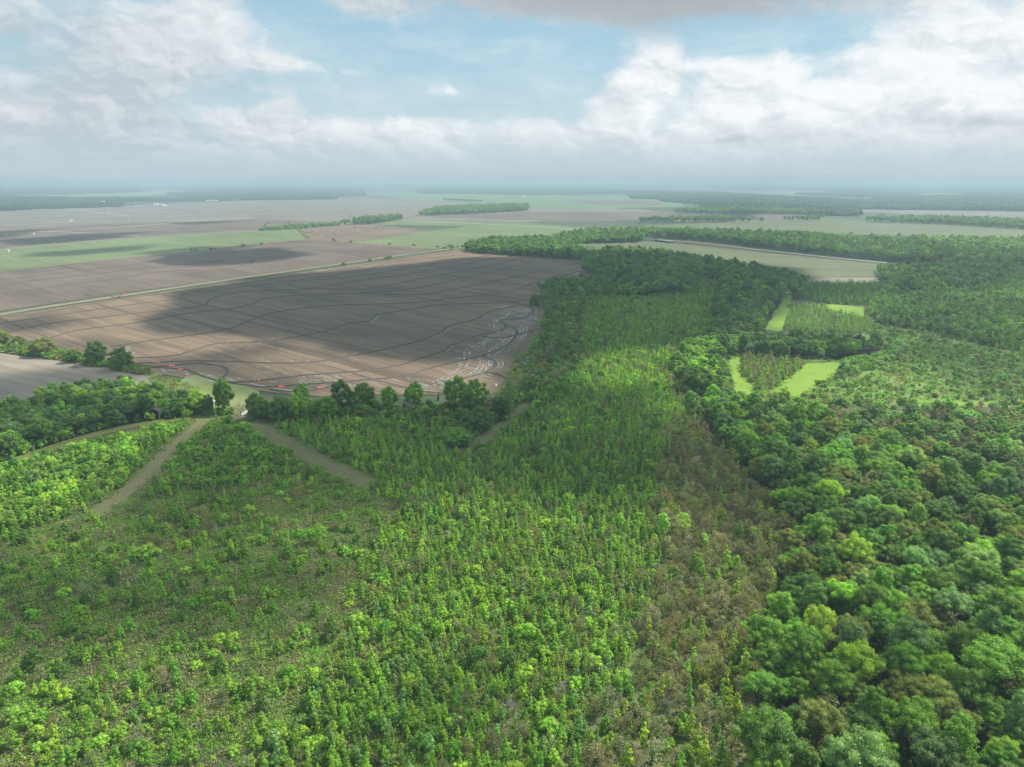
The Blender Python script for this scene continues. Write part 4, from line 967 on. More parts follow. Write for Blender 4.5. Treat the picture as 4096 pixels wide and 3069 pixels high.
scatter([(1440, 740), (1500, 720), (1456, 760), (1462, 835), (1500, 860), (1500, 900), (1440, 850)], 3.4, [('scrub', ['brown', 'dry'], 2), ('sapling', ['green', 'bright'], 2), ('bush', ['green', 'deep'], 1.5)], {'scrub': (.6, 1.1), 'sapling': (.6, 1), 'bush': (.7, 1.3)}, zc=1)
hedge = [(540, 884), (600, 876), (700, 879), (800, 878), (900, 880), (1000, 876), (1080, 868), (1130, 848), (1150, 865), (1110, 885), (1060, 925), (1040, 942), (960, 915), (760, 900), (640, 912), (560, 922)]
scatter(hedge, 4.0, [('round', ['deep', 'green', 'blue', 'deep'], 2.2), ('bush', ['green', 'deep', 'olive'], 5), ('oak', ['deep', 'green'], .7), ('scrub', ['dry'], .3)], {'round': (.25, .42), 'bush': (.6, 1.3), 'oak': (.24, .34), 'scrub': (.6, .9)})
scatter([(505, 886), (545, 882), (560, 900), (540, 912)], 3.2, [('bush', ['deep', 'green'], 3), ('tall', ['deep'], 1)], {'bush': (1, 1.6), 'tall': (.4, .5)})
creek = [(1168, 640), (1200, 615), (1270, 612), (1262, 640), (1252, 700), (1248, 760), (1240, 800), (1180, 868), (1130, 850), (1150, 780), (1160, 730), (1180, 690)]
scatter(creek, 4.2, [('round', ['blue', 'deep', 'olive', 'green'], 3), ('oak', ['deep', 'blue', 'olive'], 1.2), ('bush', ['deep', 'olive', 'green'], 3), ('scrub', ['dry', 'olive'], 1.2)],
        {'round': (.32, .55), 'oak': (.3, .48), 'bush': (.7, 1.5), 'scrub': (.9, 1.5)}, keep=.9)
scatter([(1110, 770), (1150, 760), (1180, 800), (1190, 860), (1060, 868), (1100, 815)], 3.2, [('brush', ['weed', 'olive', 'brown', 'green'], 4), ('bush', ['deep', 'olive'], .7)], {'brush': (.8, 1.4), 'bush': (.4, .9)}, keep=.8)
# dark woods in the middle distance
w1 = [(1008, 524), (1060, 512), (1180, 510), (1270, 494), (1330, 494), (1384, 506), (1384, 524, 0), (1250, 527, 0), (1262, 545), (1290, 545), (1262, 562, 0), (1010, 546, 0)]
scatter(w1, 6.6, DARKMIX, (.65, .95), zc=10)
scatter([(1262, 545), (1330, 533), (1430, 538), (1560, 560), (1640, 574), (1700, 588), (1738, 594), (1738, 642, 0), (1700, 645, 0), (1690, 652, 0), (1640, 600), (1500, 585), (1500, 640, 0), (1340, 640, 0), (1330, 612, 0), (1262, 590, 0)], 6.8, DARKMIX, (.6, .95), zc=10)
scatter([(1160, 618), (1200, 606), (1340, 596), (1345, 640, 0), (1200, 650, 0)], 5.5, DARKMIX, (.4, .65), zc=4)
scatter([(1560, 590), (1640, 590), (1676, 635), (1660, 680, 0), (1640, 722, 0), (1625, 760, 0), (1560, 770, 0), (1530, 740), (1545, 660)], 6.2, DARKMIX + [('oak', ['brown', 'bright'], .4)], (.5, .85), zc=8)
scatter([(1600, 732), (1640, 718), (1760, 716), (1900, 728), (1912, 752), (1905, 768, 0), (1850, 778, 0), (1700, 782, 0), (1620, 772, 0), (1590, 760, 0)], 5.4, DARKMIX, (.5, .78), zc=8)
scatter([(1456, 760), (1500, 728), (1548, 745), (1562, 780), (1560, 846, 0), (1515, 850, 0), (1462, 830, 0)], 5.4, [('oak', ['deep', 'green', 'deep', 'bright'], 4), ('tall', ['deep', 'green'], 2)], (.5, .82), zc=7)
# thin plantings and clearings between
scatter([(1500, 590), (1560, 590), (1545, 660), (1500, 720), (1440, 740), (1400, 660)], 3.6, PL_MIX, PSC, zc=2)
scatter([(1712, 612), (1900, 612), (1880, 655), (1770, 652), (1715, 640)], 3.6, [('sapling', ['green', 'deep'], 6), ('scrub', ['brown'], .5), ('conifer', ['deep'], .4)], {'sapling': (.8, 1.3), 'scrub': (.6, 1), 'conifer': (.6, 1)}, zc=2)
scatter([(1706, 655), (1780, 660), (1870, 685), (1905, 722), (1830, 720), (1690, 712)], 3.0, [('sapling', ['bright', 'pale', 'pale'], 6), ('bush', ['olive', 'red'], .5)], {'sapling': (.5, .85), 'bush': (.6, 1)}, zc=1)
scatter([(1608, 768), (1740, 782), (1665, 846), (1640, 836), (1612, 815), (1600, 798)], 2.9, [('sapling', ['green', 'bright', 'pale'], 3), ('scrub', ['brown', 'red', 'brown'], 4), ('bush', ['olive', 'green'], 1)], {'sapling': (.7, 1.1), 'scrub': (.5, .95), 'bush': (.5, .9)}, zc=1)
scatter([(1450, 735), (1560, 730), (1640, 765), (1830, 775), (1840, 800), (1770, 850), (1830, 880), (1480, 885), (1440, 840)], 2.8, [('brush', ['weed', 'lush', 'green', 'weed'], 5), ('bush', ['green', 'olive', 'deep'], 1)], {'brush': (.8, 1.3), 'bush': (.4, .9)})
# right: scattered shrubs over grass
right_open = [(1910, 760), (1880, 692), (1990, 700), (2211, 745), (2600, 830), (2600, 885), (2211, 872), (1820, 872), (1760, 850), (1817, 800)]
scatter(right_open, 5.4, [('bush', ['green', 'pale', 'deep', 'olive'], 4), ('sapling', ['green', 'pale'], 3), ('scrub', ['brown'], .8), ('conifer', ['deep'], .3)], {'bush': (.4, 1.1), 'sapling': (.5, 1.0), 'scrub': (.4, .8), 'conifer': (.5, .9)}, zc=1, patch=(40, .2, .65))
scatter(right_open, 3.3, [('brush', ['weed', 'pale', 'lush', 'pale', 'brown'], 1)], (.7, 1.2), keep=.8)
scatter(right_open, 5.0, [('bush', ['pale', 'green', 'olive'], 1)], (.3, .7), keep=.6)
# right: closed young canopy
scatter([(1870, 664), (1900, 622), (1905, 580), (2211, 555), (2600, 560), (2600, 860), (2211, 752), (2000, 700), (1900, 690)], 4.4, [('round', ['blue', 'deep', 'green', 'pale'], 2.5), ('conifer', ['blue', 'pale', 'green'], 2.5), ('tall', ['green', 'blue'], 1.4), ('oak', ['deep', 'green'], 1), ('sapling', ['bright', 'pale'], 2.5), ('scrub', ['brown'], .4)],
        {'round': (.34, .56), 'conifer': (.75, 1.15), 'tall': (.4, .6), 'oak': (.4, .6), 'sapling': (1, 1.4), 'scrub': (.8, 1.2)}, zc=5)
scatter([(1905, 590), (1900, 570), (2080, 570), (2200, 580), (2100, 610), (1910, 625)], 6.5, DARKMIX, (.6, .9), zc=9)
# wood along the road
scatter([(1265, 500), (1330, 492), (1500, 495), (1700, 500), (1900, 511), (2211, 514), (2500, 520), (2500, 600), (2211, 560), (1975, 572, 0), (1900, 563, 0), (1780, 551, 0), (1640, 535, 0), (1500, 519, 0), (1400, 511, 0), (1385, 508)], 8.4,
        [('oak', ['green', 'blue', 'deep', 'green', 'olive'], 5), ('tall', ['green', 'blue', 'pale'], 2.4)], (.75, 1.1), zc=12)
# tree islands
scatter([(905, 460), (940, 450), (1010, 445), (1140, 441), (1140, 456, 0), (1000, 464, 0), (915, 467, 0)], 10, [('oak', ['deep', 'green'], 3), ('tall', ['deep'], 2)], (.9, 1.2), zc=10)
scatter([(735, 482), (790, 472), (865, 465), (868, 475, 0), (800, 484, 0), (740, 487, 0)], 9, WOODMIX, (.7, 1.1), zc=8)
scatter([(560, 497), (640, 490), (735, 484), (735, 487), (640, 494), (560, 499)], 8, [('bush', ['green', 'deep'], 5), ('oak', ['deep'], .5)], {'bush': (1.2, 2.6), 'oak': (.5, .7)}, keep=.8)
scatter([(960, 433), (1040, 437), (1042, 439), (960, 435)], 14, [('oak', ['deep'], 1)], (.7, 1.1), keep=.5)
scatter([(1560, 470), (1640, 474), (1770, 468), (1780, 476, 0), (1640, 480, 0), (1380, 482, 0), (1380, 480, 0)], 10, WOODMIX, (.8, 1.1), zc=8, keep=.9)
scatter([(1870, 470), (2000, 468), (2211, 476), (2500, 484), (2500, 502, 0), (2211, 496, 0), (2050, 486, 0), (1880, 480, 0)], 10, WOODMIX, (.8, 1.15), zc=10)
scatter([(1450, 455), (1500, 451), (1740, 455), (1745, 464, 0), (1560, 464, 0), (1455, 460, 0)], 11, WOODMIX, (.8, 1.15), zc=8)
# lone bushes on the verges (photograph px)
for a, b in ((1372, 1060), (1545, 1036), (1560, 1032), (1480, 1045), (1340, 965), (1336, 960), (1410, 969), (1560, 978), (1655, 983), (1755, 990), (1815, 992), (1850, 988), (1800, 995), (775, 1003), (975, 986), (1040, 978), (1675, 921), (1423, 912), (1500, 913), (1590, 900),
             (1068, 895), (1060, 903), (1210, 900), (1155, 893), (850, 1000), (2300, 1010), (1800, 988), (1830, 990), (1780, 995)):
    x_, y_ = GF(a, b)
    for q in range(2): PTS.append(('bush', x_ + rng.uniform(-3, 3), y_ + rng.uniform(-3, 3), rng.uniform(.7, 1.3), rng.uniform(.7, 1.2), tuple(np.array(COL['deep']) * rng.uniform(.9, 1.3)), 'deep'))
# distant woodland in pieces of canopy
FARW = [[(-300, 428), (0, 424), (120, 430), (255, 440), (250, 447, 0), (60, 453, 0), (0, 456, 0), (-300, 462, 0)], [(0, 424), (300, 428), (540, 422), (720, 424), (718, 431, 0), (530, 433, 0), (350, 436, 0), (190, 437, 0), (0, 434, 0), (-300, 436, 0), (-300, 422)],
        [(-300, 405), (0, 403), (250, 402), (330, 405), (290, 415, 0), (130, 419, 0), (0, 422, 0), (-300, 424, 0)], [(330, 403), (600, 402), (795, 405), (780, 415, 0), (700, 419, 0), (790, 422, 0), (640, 427, 0), (520, 424), (400, 422), (360, 416), (420, 412)],
        [(905, 408), (1150, 407), (1350, 409), (1360, 419, 0), (1150, 421, 0), (910, 418, 0)], [(1360, 412), (1480, 410), (1560, 416), (1700, 424), (1690, 440, 0), (1560, 434, 0), (1370, 430, 0)],
        [(1420, 424), (1560, 420), (1800, 428), (1900, 440), (1880, 453, 0), (1700, 447, 0), (1540, 444, 0), (1430, 436, 0)], [(1560, 404), (1900, 403), (2211, 406), (2500, 408), (2500, 440), (2211, 437), (1950, 428), (1700, 416)],
        [(1830, 428), (2000, 424), (2211, 428), (2500, 432), (2500, 462, 0), (2211, 458, 0), (1990, 455, 0), (1870, 452, 0)], [(-300, 397), (300, 396), (1100, 397), (1800, 396), (2500, 397), (2500, 403), (1300, 404), (900, 405), (300, 401), (-300, 402)],
        [(1500, 446), (1640, 444), (1820, 450), (1870, 462), (1780, 466, 0), (1640, 456, 0), (1500, 452, 0)]]
FARF = [([(1430, 412), (1600, 413), (1700, 411), (1790, 415), (1800, 421), (1700, 421), (1560, 419), (1440, 417)], FIELD_D), ([(1580, 427), (1665, 427), (1668, 433), (1578, 432)], GREEN_B), ([(1580, 447), (1720, 448), (1715, 454), (1580, 452)], TURF),
        ([(1970, 419), (2060, 418), (2110, 424), (1990, 428)], MEADOW), ([(1797, 452), (1990, 455), (2211, 458), (2500, 462), (2500, 470), (2211, 466), (1980, 462), (1800, 457)], FIELD_D),
        ([(-300, 427), (0, 423), (150, 422), (290, 417), (350, 412), (440, 412), (400, 419), (290, 423), (0, 429), (-300, 432)], MEADOW), ([(130, 437), (180, 437), (185, 444), (135, 444)], FIELD_C), ([(1800, 433), (1900, 430), (1960, 433), (1830, 439)], FIELD_D),
        ([(350, 399.5), (900, 399), (920, 401.5), (380, 402)], MEADOW), ([(1330, 400), (2100, 400.5), (2100, 402.5), (1340, 402)], MEADOW), ([(1000, 403), (1400, 404), (1380, 406.5), (1010, 405.5)], GREEN_B), ([(620, 427), (700, 425), (720, 428), (640, 431)], MEADOW), ([(1480, 436), (1560, 438), (1560, 441), (1480, 440)], MEADOW)]
for q_, m__ in FARF: sheet('field', q_, .3, m__)
FARH = [poly([(a, b - 1.2) for a, b in q_]) for q_, m__ in FARF]
for k, fw in enumerate(FARW):
    scatter(fw, 58 if k != 9 else 130, [('canopy', ['faroff', 'faroff_dark', 'faroff'], 1)], (.9, 1.1) if k != 9 else (1.5, 2.0), zc=10 if k != 9 else 12, jitter=.3, holes=FARH)

# ------------------------------------------------------------------ plants: individuals and masses
LM = [((1755, 1420), 'the yellow-green crown'), ((1738, 1225), 'the grey twiggy tree'), ((1868, 1085), 'the pale bare spreading tree'), ((1745, 1005), 'the lime green crown'), ((378, 1122), 'the lone cone-shaped tree'),
      ((817, 1145), 'the round-topped lone tree'), ((715, 1378), 'the dark foreground cone tree'), ((318, 1205), 'the wide bright bush'), ((75, 1440), 'the broad dark left-edge tree'), ((1650, 1690), 'the biggest bottom-edge tree'),
      ((1950, 1475), 'the large blue-green crown'), ((2110, 1520), 'the huge spreading crown'), ((1440, 1532), 'the small bare tree'), ((1110, 1545), 'the twiggy foreground tree'), ((484, 892), 'the hunting blind'),
      ((1740, 820), 'the near food plot'), ((264, 798), 'the three field-corner trees'), ((985, 885), 'the two tall joined trees'), ((1097, 890), 'the pale-topped creek tree'), ((300, 1040), 'the left brown track'), ((640, 970), 'the right brown track'),
      ((1560, 1545), 'the lime saplings'), ((600, 1600), 'the lower left foreground'), ((200, 1600), 'the bottom left corner'), ((1000, 1650), 'the bottom edge centre'), ((2150, 1300), 'the right photo edge'), ((1060, 925), 'the grass path bend'),
      ((1300, 1350), 'the foreground centre'), ((900, 1350), 'the middle foreground'), ((2180, 1050), 'the upper right scrub'), ((2000, 1200), 'the right wood centre'), ((1400, 1650), 'the bottom-edge scrub')]
ORD = ['nearest', 'second nearest', 'third nearest', 'fourth nearest', 'fifth nearest', 'sixth nearest', 'seventh nearest', 'eighth nearest', 'ninth nearest', 'tenth nearest', 'eleventh nearest', 'twelfth nearest', 'thirteenth nearest', 'fourteenth nearest', 'fifteenth nearest', 'sixteenth nearest', 'seventeenth nearest', 'eighteenth nearest', 'nineteenth nearest', 'twentieth nearest', 'twenty-first nearest', 'twenty-second nearest', 'twenty-third nearest', 'twenty-fourth nearest', 'twenty-fifth nearest', 'twenty-sixth nearest']
KN = {'round': 'broadleaf_tree', 'oak': 'broadleaf_tree', 'tall': 'broadleaf_tree', 'sapling': 'young_tree', 'bush': 'shrub', 'scrub': 'scrub_tree', 'conifer': 'cone_shaped_tree', 'bare': 'bare_tree'}
NOUN = {'round': 'low-crowned round tree', 'oak': 'round-crowned tree', 'tall': 'upright-crowned tree', 'sapling': 'young tree', 'bush': 'bush', 'scrub': 'scrub tree', 'conifer': 'cone-shaped tree', 'bare': 'leafless tree'}
TONE = {'bright': 'bright green', 'green': 'mid green', 'deep': 'deep green', 'dark': 'very dark green', 'blue': 'blue-green', 'olive': 'olive green', 'yellow': 'yellow-green', 'brown': 'bronze-brown', 'red': 'reddish-brown', 'dry': 'greyish-tan', 'pale': 'pale green', 'grey': 'grey', 'weed': 'weedy green', 'lush': 'lush green'}
GRP = {'broadleaf_tree': 'broadleaf trees of the woods and hedges', 'young_tree': 'narrow young trees of the plantation', 'shrub': 'bushes among the young trees', 'scrub_tree': 'brown scrub trees beside the plantation', 'cone_shaped_tree': 'dense cone-shaped trees', 'bare_tree': 'leafless grey trees'}
used_labels = {}
lmw = [(np.array(G(*p)), n) for p, n in LM]
def auto_label(kind, x_, y_, s_, cn):
    sz = {0: 'small', 1: 'mid-sized', 2: 'large'}[0 if s_ < .72 else (1 if s_ < 1.0 else 2)] if kind not in ('oak', 'tall', 'round') else ('large' if s_ > .75 else ('mid-sized' if s_ > .55 else 'small'))
    px_, py_, _ = proj(x_, y_, 3)
    best = []
    for w_, n in lmw:
        best.append((math.hypot(x_ - w_[0], y_ - w_[1]), n, w_))
    best.sort(key=lambda q: q[0])
    return sz, TONE[cn], best[0]
def individual(kind, x_, y_, sxy, sz, tint, cname, label, var=None):
    nm = KN[kind]
    var = var if var is not None else random.randrange(len(PROTO[kind, 'near']))
    cr, tr = PROTO[kind, 'near'][var]
    rz = random.uniform(0, 6.28)
    if kind == 'bush' or kind == 'bare':
        o = link(nm, cr or tr); o['tint'] = list(tint)
    else:
        o = bpy.data.objects.new(nm, None); o.empty_display_size = 1; C.objects.link(o)
        c_ = link('crown', cr, o); c_['tint'] = list(tint)
        link('trunk', tr, o)
    o.location = (x_, y_, 0); o.rotation_euler = (random.gauss(0, .05), random.gauss(0, .05), rz); o.scale = (sxy * random.uniform(.9, 1.12), sxy, sz)
    o['label'] = label; o['category'] = {'shrub': 'bush'}.get(nm, 'tree'); o['group'] = GRP[nm]
    return o
random.seed(21)
n_of = {}
for kind, x_, y_, h_, w_, cn, lb in SPECIAL:
    sz = h_ / BASEH[kind]; sxy = (w_ or h_ * .8) / BASEW[kind]
    if kind == 'sapling': lb = lb or None
    tint = np.array(COL[cn]) * random.uniform(.92, 1.08)
    if lb is None:
        a, b, (d_, ln, wl) = auto_label(kind, x_, y_, 1, cn)
        lb = ('tall', cn, kind, ln, d_, 'tall %s %s' % (b, NOUN[kind]))
    n_of[KN[kind]] = n_of.get(KN[kind], 0) + 1
    used_labels.setdefault('special', []).append(individual(kind, x_, y_, sxy, sz, tint, cn, lb if isinstance(lb, str) else '?'))
    if not isinstance(lb, str): used_labels.setdefault((lb[5], lb[3]), []).append((lb[4], used_labels['special'][-1]))
PTS_by = {}
for p in PTS: PTS_by.setdefault(KN.get(p[0], p[0]), []).append(p)
LIMIT = {'broadleaf_tree': 285, 'young_tree': 285, 'shrub': 270, 'scrub_tree': 230, 'cone_shaped_tree': 90, 'bare_tree': 0}
rest = {}
for nm, lst in PTS_by.items():
    if nm in ('brush', 'canopy'): rest[nm] = lst; continue
    xs = np.array([p[1] for p in lst]); ys = np.array([p[2] for p in lst])
    hs = np.array([BASEH[p[0]] * p[4] * BASEW[p[0]] * p[3] for p in lst])
    px_, py_, d_ = proj(xs, ys, 2.0)
    ok = (px_ > 5) & (px_ < 2206) & (py_ < 1660)
    score = np.where(ok, hs / d_ ** 2, -1)
    order = np.argsort(-score); n = max(0, LIMIT[nm] - n_of.get(nm, 0))
    chosen = set(order[:n].tolist())
    rest[nm] = [p for i, p in enumerate(lst) if i not in chosen]
    for i in order[:n]:
        kind, x_, y_, s_, z_, tint, cn = lst[i]
        a, b, (dd, ln, wl) = auto_label(kind, x_, y_, s_, cn)
        o = individual(kind, x_, y_, s_, z_, tint, cn, '?')
        rx, ry = x_ - wl[0], y_ - wl[1]
        side_ = ('right of' if rx > 0 else 'left of') if abs(rx) > abs(ry) * .6 else ('behind' if ry > 0 else 'in front of')
        used_labels.setdefault(('%s %s %s' % (a, b, NOUN[kind]), side_ + ' ' + ln), []).append((dd, o))
for (head, place_), lst in [(k, v_) for k, v_ in used_labels.items() if k != 'special']:
    lst.sort(key=lambda q: q[0])
    for i, (dd, o) in enumerate(lst):
        if len(lst) == 1: o['label'] = '%s %s' % (head, place_) if place_.split()[0] in ('right', 'left', 'behind', 'in') else '%s beside %s' % (head, place_)
        else: o['label'] = '%s, %s %s' % (head, ORD[i] if i < len(ORD) else 'farthest', place_ if place_.split()[0] in ('right', 'left', 'behind', 'in') else 'to ' + place_)

def instancer(name, pts, plan, label, cat):
    """pts: list of (kind, x, y, sxy, sz, tint, cname); plan(kind, dist) -> LOD"""
    col = bpy.data.collections.new(name + '_shapes'); order = []; index = {}
    pos = []; scl = []; rot = []; ids = []; tin = []
    def shape(kind, lod, i):
        k = (kind, lod, i)
        if k not in index:
            cr, tr = PROTO[kind, lod][i]
            mesh = cr
            ob = bpy.data.objects.new('shape_%04d' % len(order), mesh); col.objects.link(ob)
            index[k] = len(order); order.append(k)
        return index[k]
    for kind, x_, y_, s_, z_, tint, cn in pts:
        lod = plan(kind, math.hypot(x_, y_))
        ids.append(shape(kind, lod, random.randrange(len(PROTO[kind, lod]))))
        pos.append((x_, y_, 0)); scl.append((s_, s_, z_)); rot.append((random.gauss(0, .06), random.gauss(0, .06), random.uniform(0, 6.28))); tin.append(tint)
    me = bpy.data.meshes.new(name); n = len(pos)
    me.vertices.add(n); me.vertices.foreach_set('co', np.array(pos, np.float32).ravel())
    for nm, ty, data, key in (('scl', 'FLOAT_VECTOR', scl, 'vector'), ('rot', 'FLOAT_VECTOR', rot, 'vector'), ('tint', 'FLOAT_VECTOR', tin, 'vector'), ('pick', 'INT', ids, 'value')):
        a = me.attributes.new(nm, ty, 'POINT'); a.data.foreach_set(key, np.array(data, np.float32 if ty != 'INT' else np.int32).ravel())
    ng = bpy.data.node_groups.new(name, 'GeometryNodeTree')
    ng.interface.new_socket('Geometry', in_out='INPUT', socket_type='NodeSocketGeometry'); ng.interface.new_socket('Geometry', in_out='OUTPUT', socket_type='NodeSocketGeometry')
    N = ng.nodes; L_ = ng.links
    gi = N.new('NodeGroupInput'); go = N.new('NodeGroupOutput'); ip = N.new('GeometryNodeInstanceOnPoints'); ci = N.new('GeometryNodeCollectionInfo')
    ci.inputs['Collection'].default_value = col; ci.inputs['Separate Children'].default_value = True; ci.inputs['Reset Children'].default_value = True
    def attr(nm, ty):
        a = N.new('GeometryNodeInputNamedAttribute'); a.data_type = ty; a.inputs[0].default_value = nm
        return [s_ for s_ in a.outputs if s_.enabled and s_.name == 'Attribute'][0]
    L_.new(gi.outputs[0], ip.inputs['Points']); L_.new(ci.outputs[0], ip.inputs['Instance']); ip.inputs['Pick Instance'].default_value = True
    L_.new(attr('pick', 'INT'), ip.inputs['Instance Index'])
    e2r = N.new('FunctionNodeEulerToRotation'); L_.new(attr('rot', 'FLOAT_VECTOR'), e2r.inputs[0]); L_.new(e2r.outputs[0], ip.inputs['Rotation'])
    L_.new(attr('scl', 'FLOAT_VECTOR'), ip.inputs['Scale']); L_.new(ip.outputs[0], go.inputs[0])
    o = link(name, me, kind='stuff', label=label, category=cat)
    md = o.modifiers.new('scatter', 'NODES'); md.node_group = ng
    return o
def plan(kind, d):
    if kind == 'canopy': return 'far'
    if kind in ('oak', 'tall', 'round'): return 'near' if d < 330 else ('mid' if d < 800 else 'far')
    return 'near' if d < 300 else 'far'
NAMES = {'broadleaf_tree': ('woodland', 'closed woods of round green crowns behind the nearest trees', 'woodland'), 'young_tree': ('young_plantation', 'narrow young green trees in rows beyond the nearest ones', 'plantation'),
         'shrub': ('shrub_thicket', 'green bushes too many to count across the plantation and hedges', 'bushes'), 'scrub_tree': ('scrub_thicket', 'brown thin-leaved scrub filling the belt beside the right wood', 'scrub'),
         'cone_shaped_tree': ('dense_young_wood', 'closed blue-green young wood on the upper right', 'woodland'), 'brush': ('brushwood', 'low weeds and dead brush covering the ground between saplings', 'undergrowth'),
         'canopy': ('distant_woodland', 'hazy blue-green woods in bands towards the horizon', 'woodland')}
counts = {}
for nm, lst in rest.items():
    if not lst: continue
    a, b, c_ = NAMES[nm]; counts[nm] = len(lst)
    instancer(a, lst, plan, b, c_)
print('PLANTS', counts, 'individual', {k: min(LIMIT.get(k, 0), len(v_)) for k, v_ in PTS_by.items()})

# ------------------------------------------------------------------ things people left
ORANGE = plain('orange_plastic', (.95, .13, .07), .5, .4, .12, 1.5)
WHITE = plain('white_paint', (.78, .78, .76), .6, .3, .08, 2)
GREY = plain('grey_paint', (.42, .43, .42), .7, .3, .15, 1)
DARK = plain('dark_opening', (.02, .02, .022), .8, .2, .2, 1)
TIN = plain('tin_roof', (.66, .67, .67), .45, .5, .1, .2)
RUST = plain('rusty_roof', (.42, .30, .24), .7, .3, .3, .3)
CONC = plain('concrete', (.42, .40, .37), .85, .2, .15, .4)
WOOD = plain('post_wood', (.28, .22, .16), .9, .1, .3, 3)
def gate_shapes():
    tb = MB(); n = 9                                    # crumpled sheet draped over the gap in the levee
    for i in range(n + 1):
        for j, (yy, zz) in enumerate(((-1.15, .10), (-.62, .52), (0, .80), (.62, .50), (1.15, .10))):
            sag = -.28 * math.sin(math.pi * i / n); r_ = random.uniform(-.06, .06)
            tb.v.append((-1.7 + 3.4 * i / n + random.uniform(-.05, .05), yy + random.uniform(-.12, .12), max(.06, zz + sag * (zz > .3) + r_)))
    for i in range(n):
        for j in range(4): tb.f.append((i * 5 + j, (i + 1) * 5 + j, (i + 1) * 5 + j + 1, i * 5 + j + 1))
    sb = MB(); sb.tube((0, 0, -.2), (0, 0, 1.55), .06, .05, 6)
    return tb.mesh('tarp', ORANGE, True), sb.mesh('stake', WHITE)
T_, ST_ = gate_shapes()
GATES = [(628, 1451, 'orange levee gate on the topmost dark ridge of the left corner'), (690, 1464, 'orange levee gate in the middle of the left-corner three'), (726, 1478, 'orange levee gate nearest the green grass patch'),
         (1027, 1524, 'orange levee gate at the right foot of the looped ridge'), (1128, 1548, 'orange levee gate with two white stakes behind the thin bare tree'), (1286, 1553, 'orange levee gate left of the round dark tree pair'),
         (298, 1397, 'orange levee gate alone above the three field-corner trees'), (457, 1189, 'small orange gate left of a pair on the field road'), (504, 1179, 'small orange gate right of a pair on the field road'),
         (1089, 1095, 'tiny orange gate on the field road in mid-distance'), (1522, 1032, 'tiny orange gate on the road near the two dark bushes'), (1875, 1018, 'tiny orange gate at the far corner, left of two'), (1902, 1021, 'tiny orange gate at the far corner, right of two'),
         (1995, 1029, 'faint orange gate under the far wood, left one'), (2069, 1037, 'faint orange gate under the far wood, middle one'), (2146, 1042, 'faint orange gate under the far wood, right one'),
         (1313, 971, 'tiny orange gate beside the contoured small field'), (1367, 974, 'tiny orange gate second along the far green verge'), (1444, 980, 'tiny orange gate third along the far green verge'),
         (1518, 984, 'tiny orange gate fourth along the far green verge'), (1651, 993, 'tiny orange gate last along the far green verge'), (1077, 980, 'tiny orange gate left of the contoured small field')]
for i, (a, b, lb) in enumerate(GATES):
    x_, y_ = GF(a, b)
    o = bpy.data.objects.new('levee_gate', None); C.objects.link(o); o.location = (x_, y_, 0); o.rotation_euler = (0, 0, random.uniform(-.25, .25))
    o['label'] = lb; o['category'] = 'levee gate'; o['group'] = 'orange gates in the levees'
    link('tarp', T_, o)
    for sx in (-1.1, 1.1): link('stake', ST_, o, (sx, 1.0, 0))
    o.scale = (1, 1, 1)

# hunting blinds
def blind(x_, y_, rz, s_, lb, cab):
    o = bpy.data.objects.new('hunting_blind', None); C.objects.link(o); o.location = (x_, y_, 0); o.rotation_euler = (0, 0, rz); o.scale = (s_,) * 3
    o['label'] = lb; o['category'] = 'hunting blind'; o['group'] = 'box blinds on legs'
    b = MB(); b.box(-.95, .95, -.95, .95, 2.3, 3.25); b.box(-.95, -.75, -.95, .95, 3.25, 3.8); b.box(.75, .95, -.95, .95, 3.25, 3.8); b.box(-.75, .75, .75, .95, 3.25, 3.8); b.box(-.15, .15, -.95, -.78, 3.25, 3.8); b.box(-.75, .75, -.95, -.78, 3.65, 3.8)
    link('cabin', b.mesh('cabin', cab), o)
    b = MB(); b.add([(-1.25, -1.3, 3.95), (1.25, -1.3, 3.95), (1.25, 1.3, 4.25), (-1.25, 1.3, 4.25), (-1.25, -1.3, 4.07), (1.25, -1.3, 4.07), (1.25, 1.3, 4.37), (-1.25, 1.3, 4.37)], [(0, 3, 2, 1), (4, 5, 6, 7), (0, 1, 5, 4), (1, 2, 6, 5), (2, 3, 7, 6), (3, 0, 4, 7)])
    link('roof', b.mesh('roof', WHITE), o)
    b = MB(); b.box(-.7, .7, -.6, .6, 3.28, 3.62); link('window', b.mesh('window', DARK), o)
    leg = MB(); leg.tube((0, 0, -.2), (0, 0, 2.3), .09, .08, 5); lm_ = leg.mesh('leg', WOOD)
    for sx in (-.8, .8):
        for sy in (-.8, .8): link('leg', lm_, o, (sx, sy, 0))
    b = MB()
    for k in range(6): b.box(.96, 1.06, -.3, .3, .3 + k * .36, .36 + k * .36)
    link('ladder', b.mesh('ladder', WOOD), o)
x_, y_ = GF(872, 1640); blind(x_, y_, .35, 1.15, 'white box hunting blind on legs where the brown tracks meet', WHITE)
x_, y_ = GF(3146, 1188); blind(x_, y_, 0, 1.0, 'small white-roofed blind beside the far bright food plot', GREY)
# broken stump at the field edge
sb = MB(); x_, y_ = GF(1753, 1600)
for k in range(3): sb.tube((0, 0, k * 1.1 - .2), (.05 * k, 0, k * 1.1 + .9), .55 - k * .07, .5 - k * .08, 9)
sb.tube((.1, 0, 3.0), (.25, .1, 4.2), .3, .05, 5)
o = link('tree_stump', sb.mesh('tree_stump', plain('rotten_wood', (.10, .055, .04), .9, .1, .4, 3), False), loc=(x_, y_, 0)); o['label'] = 'dark broken stump standing at the near edge of the brown field'; o['category'] = 'stump'
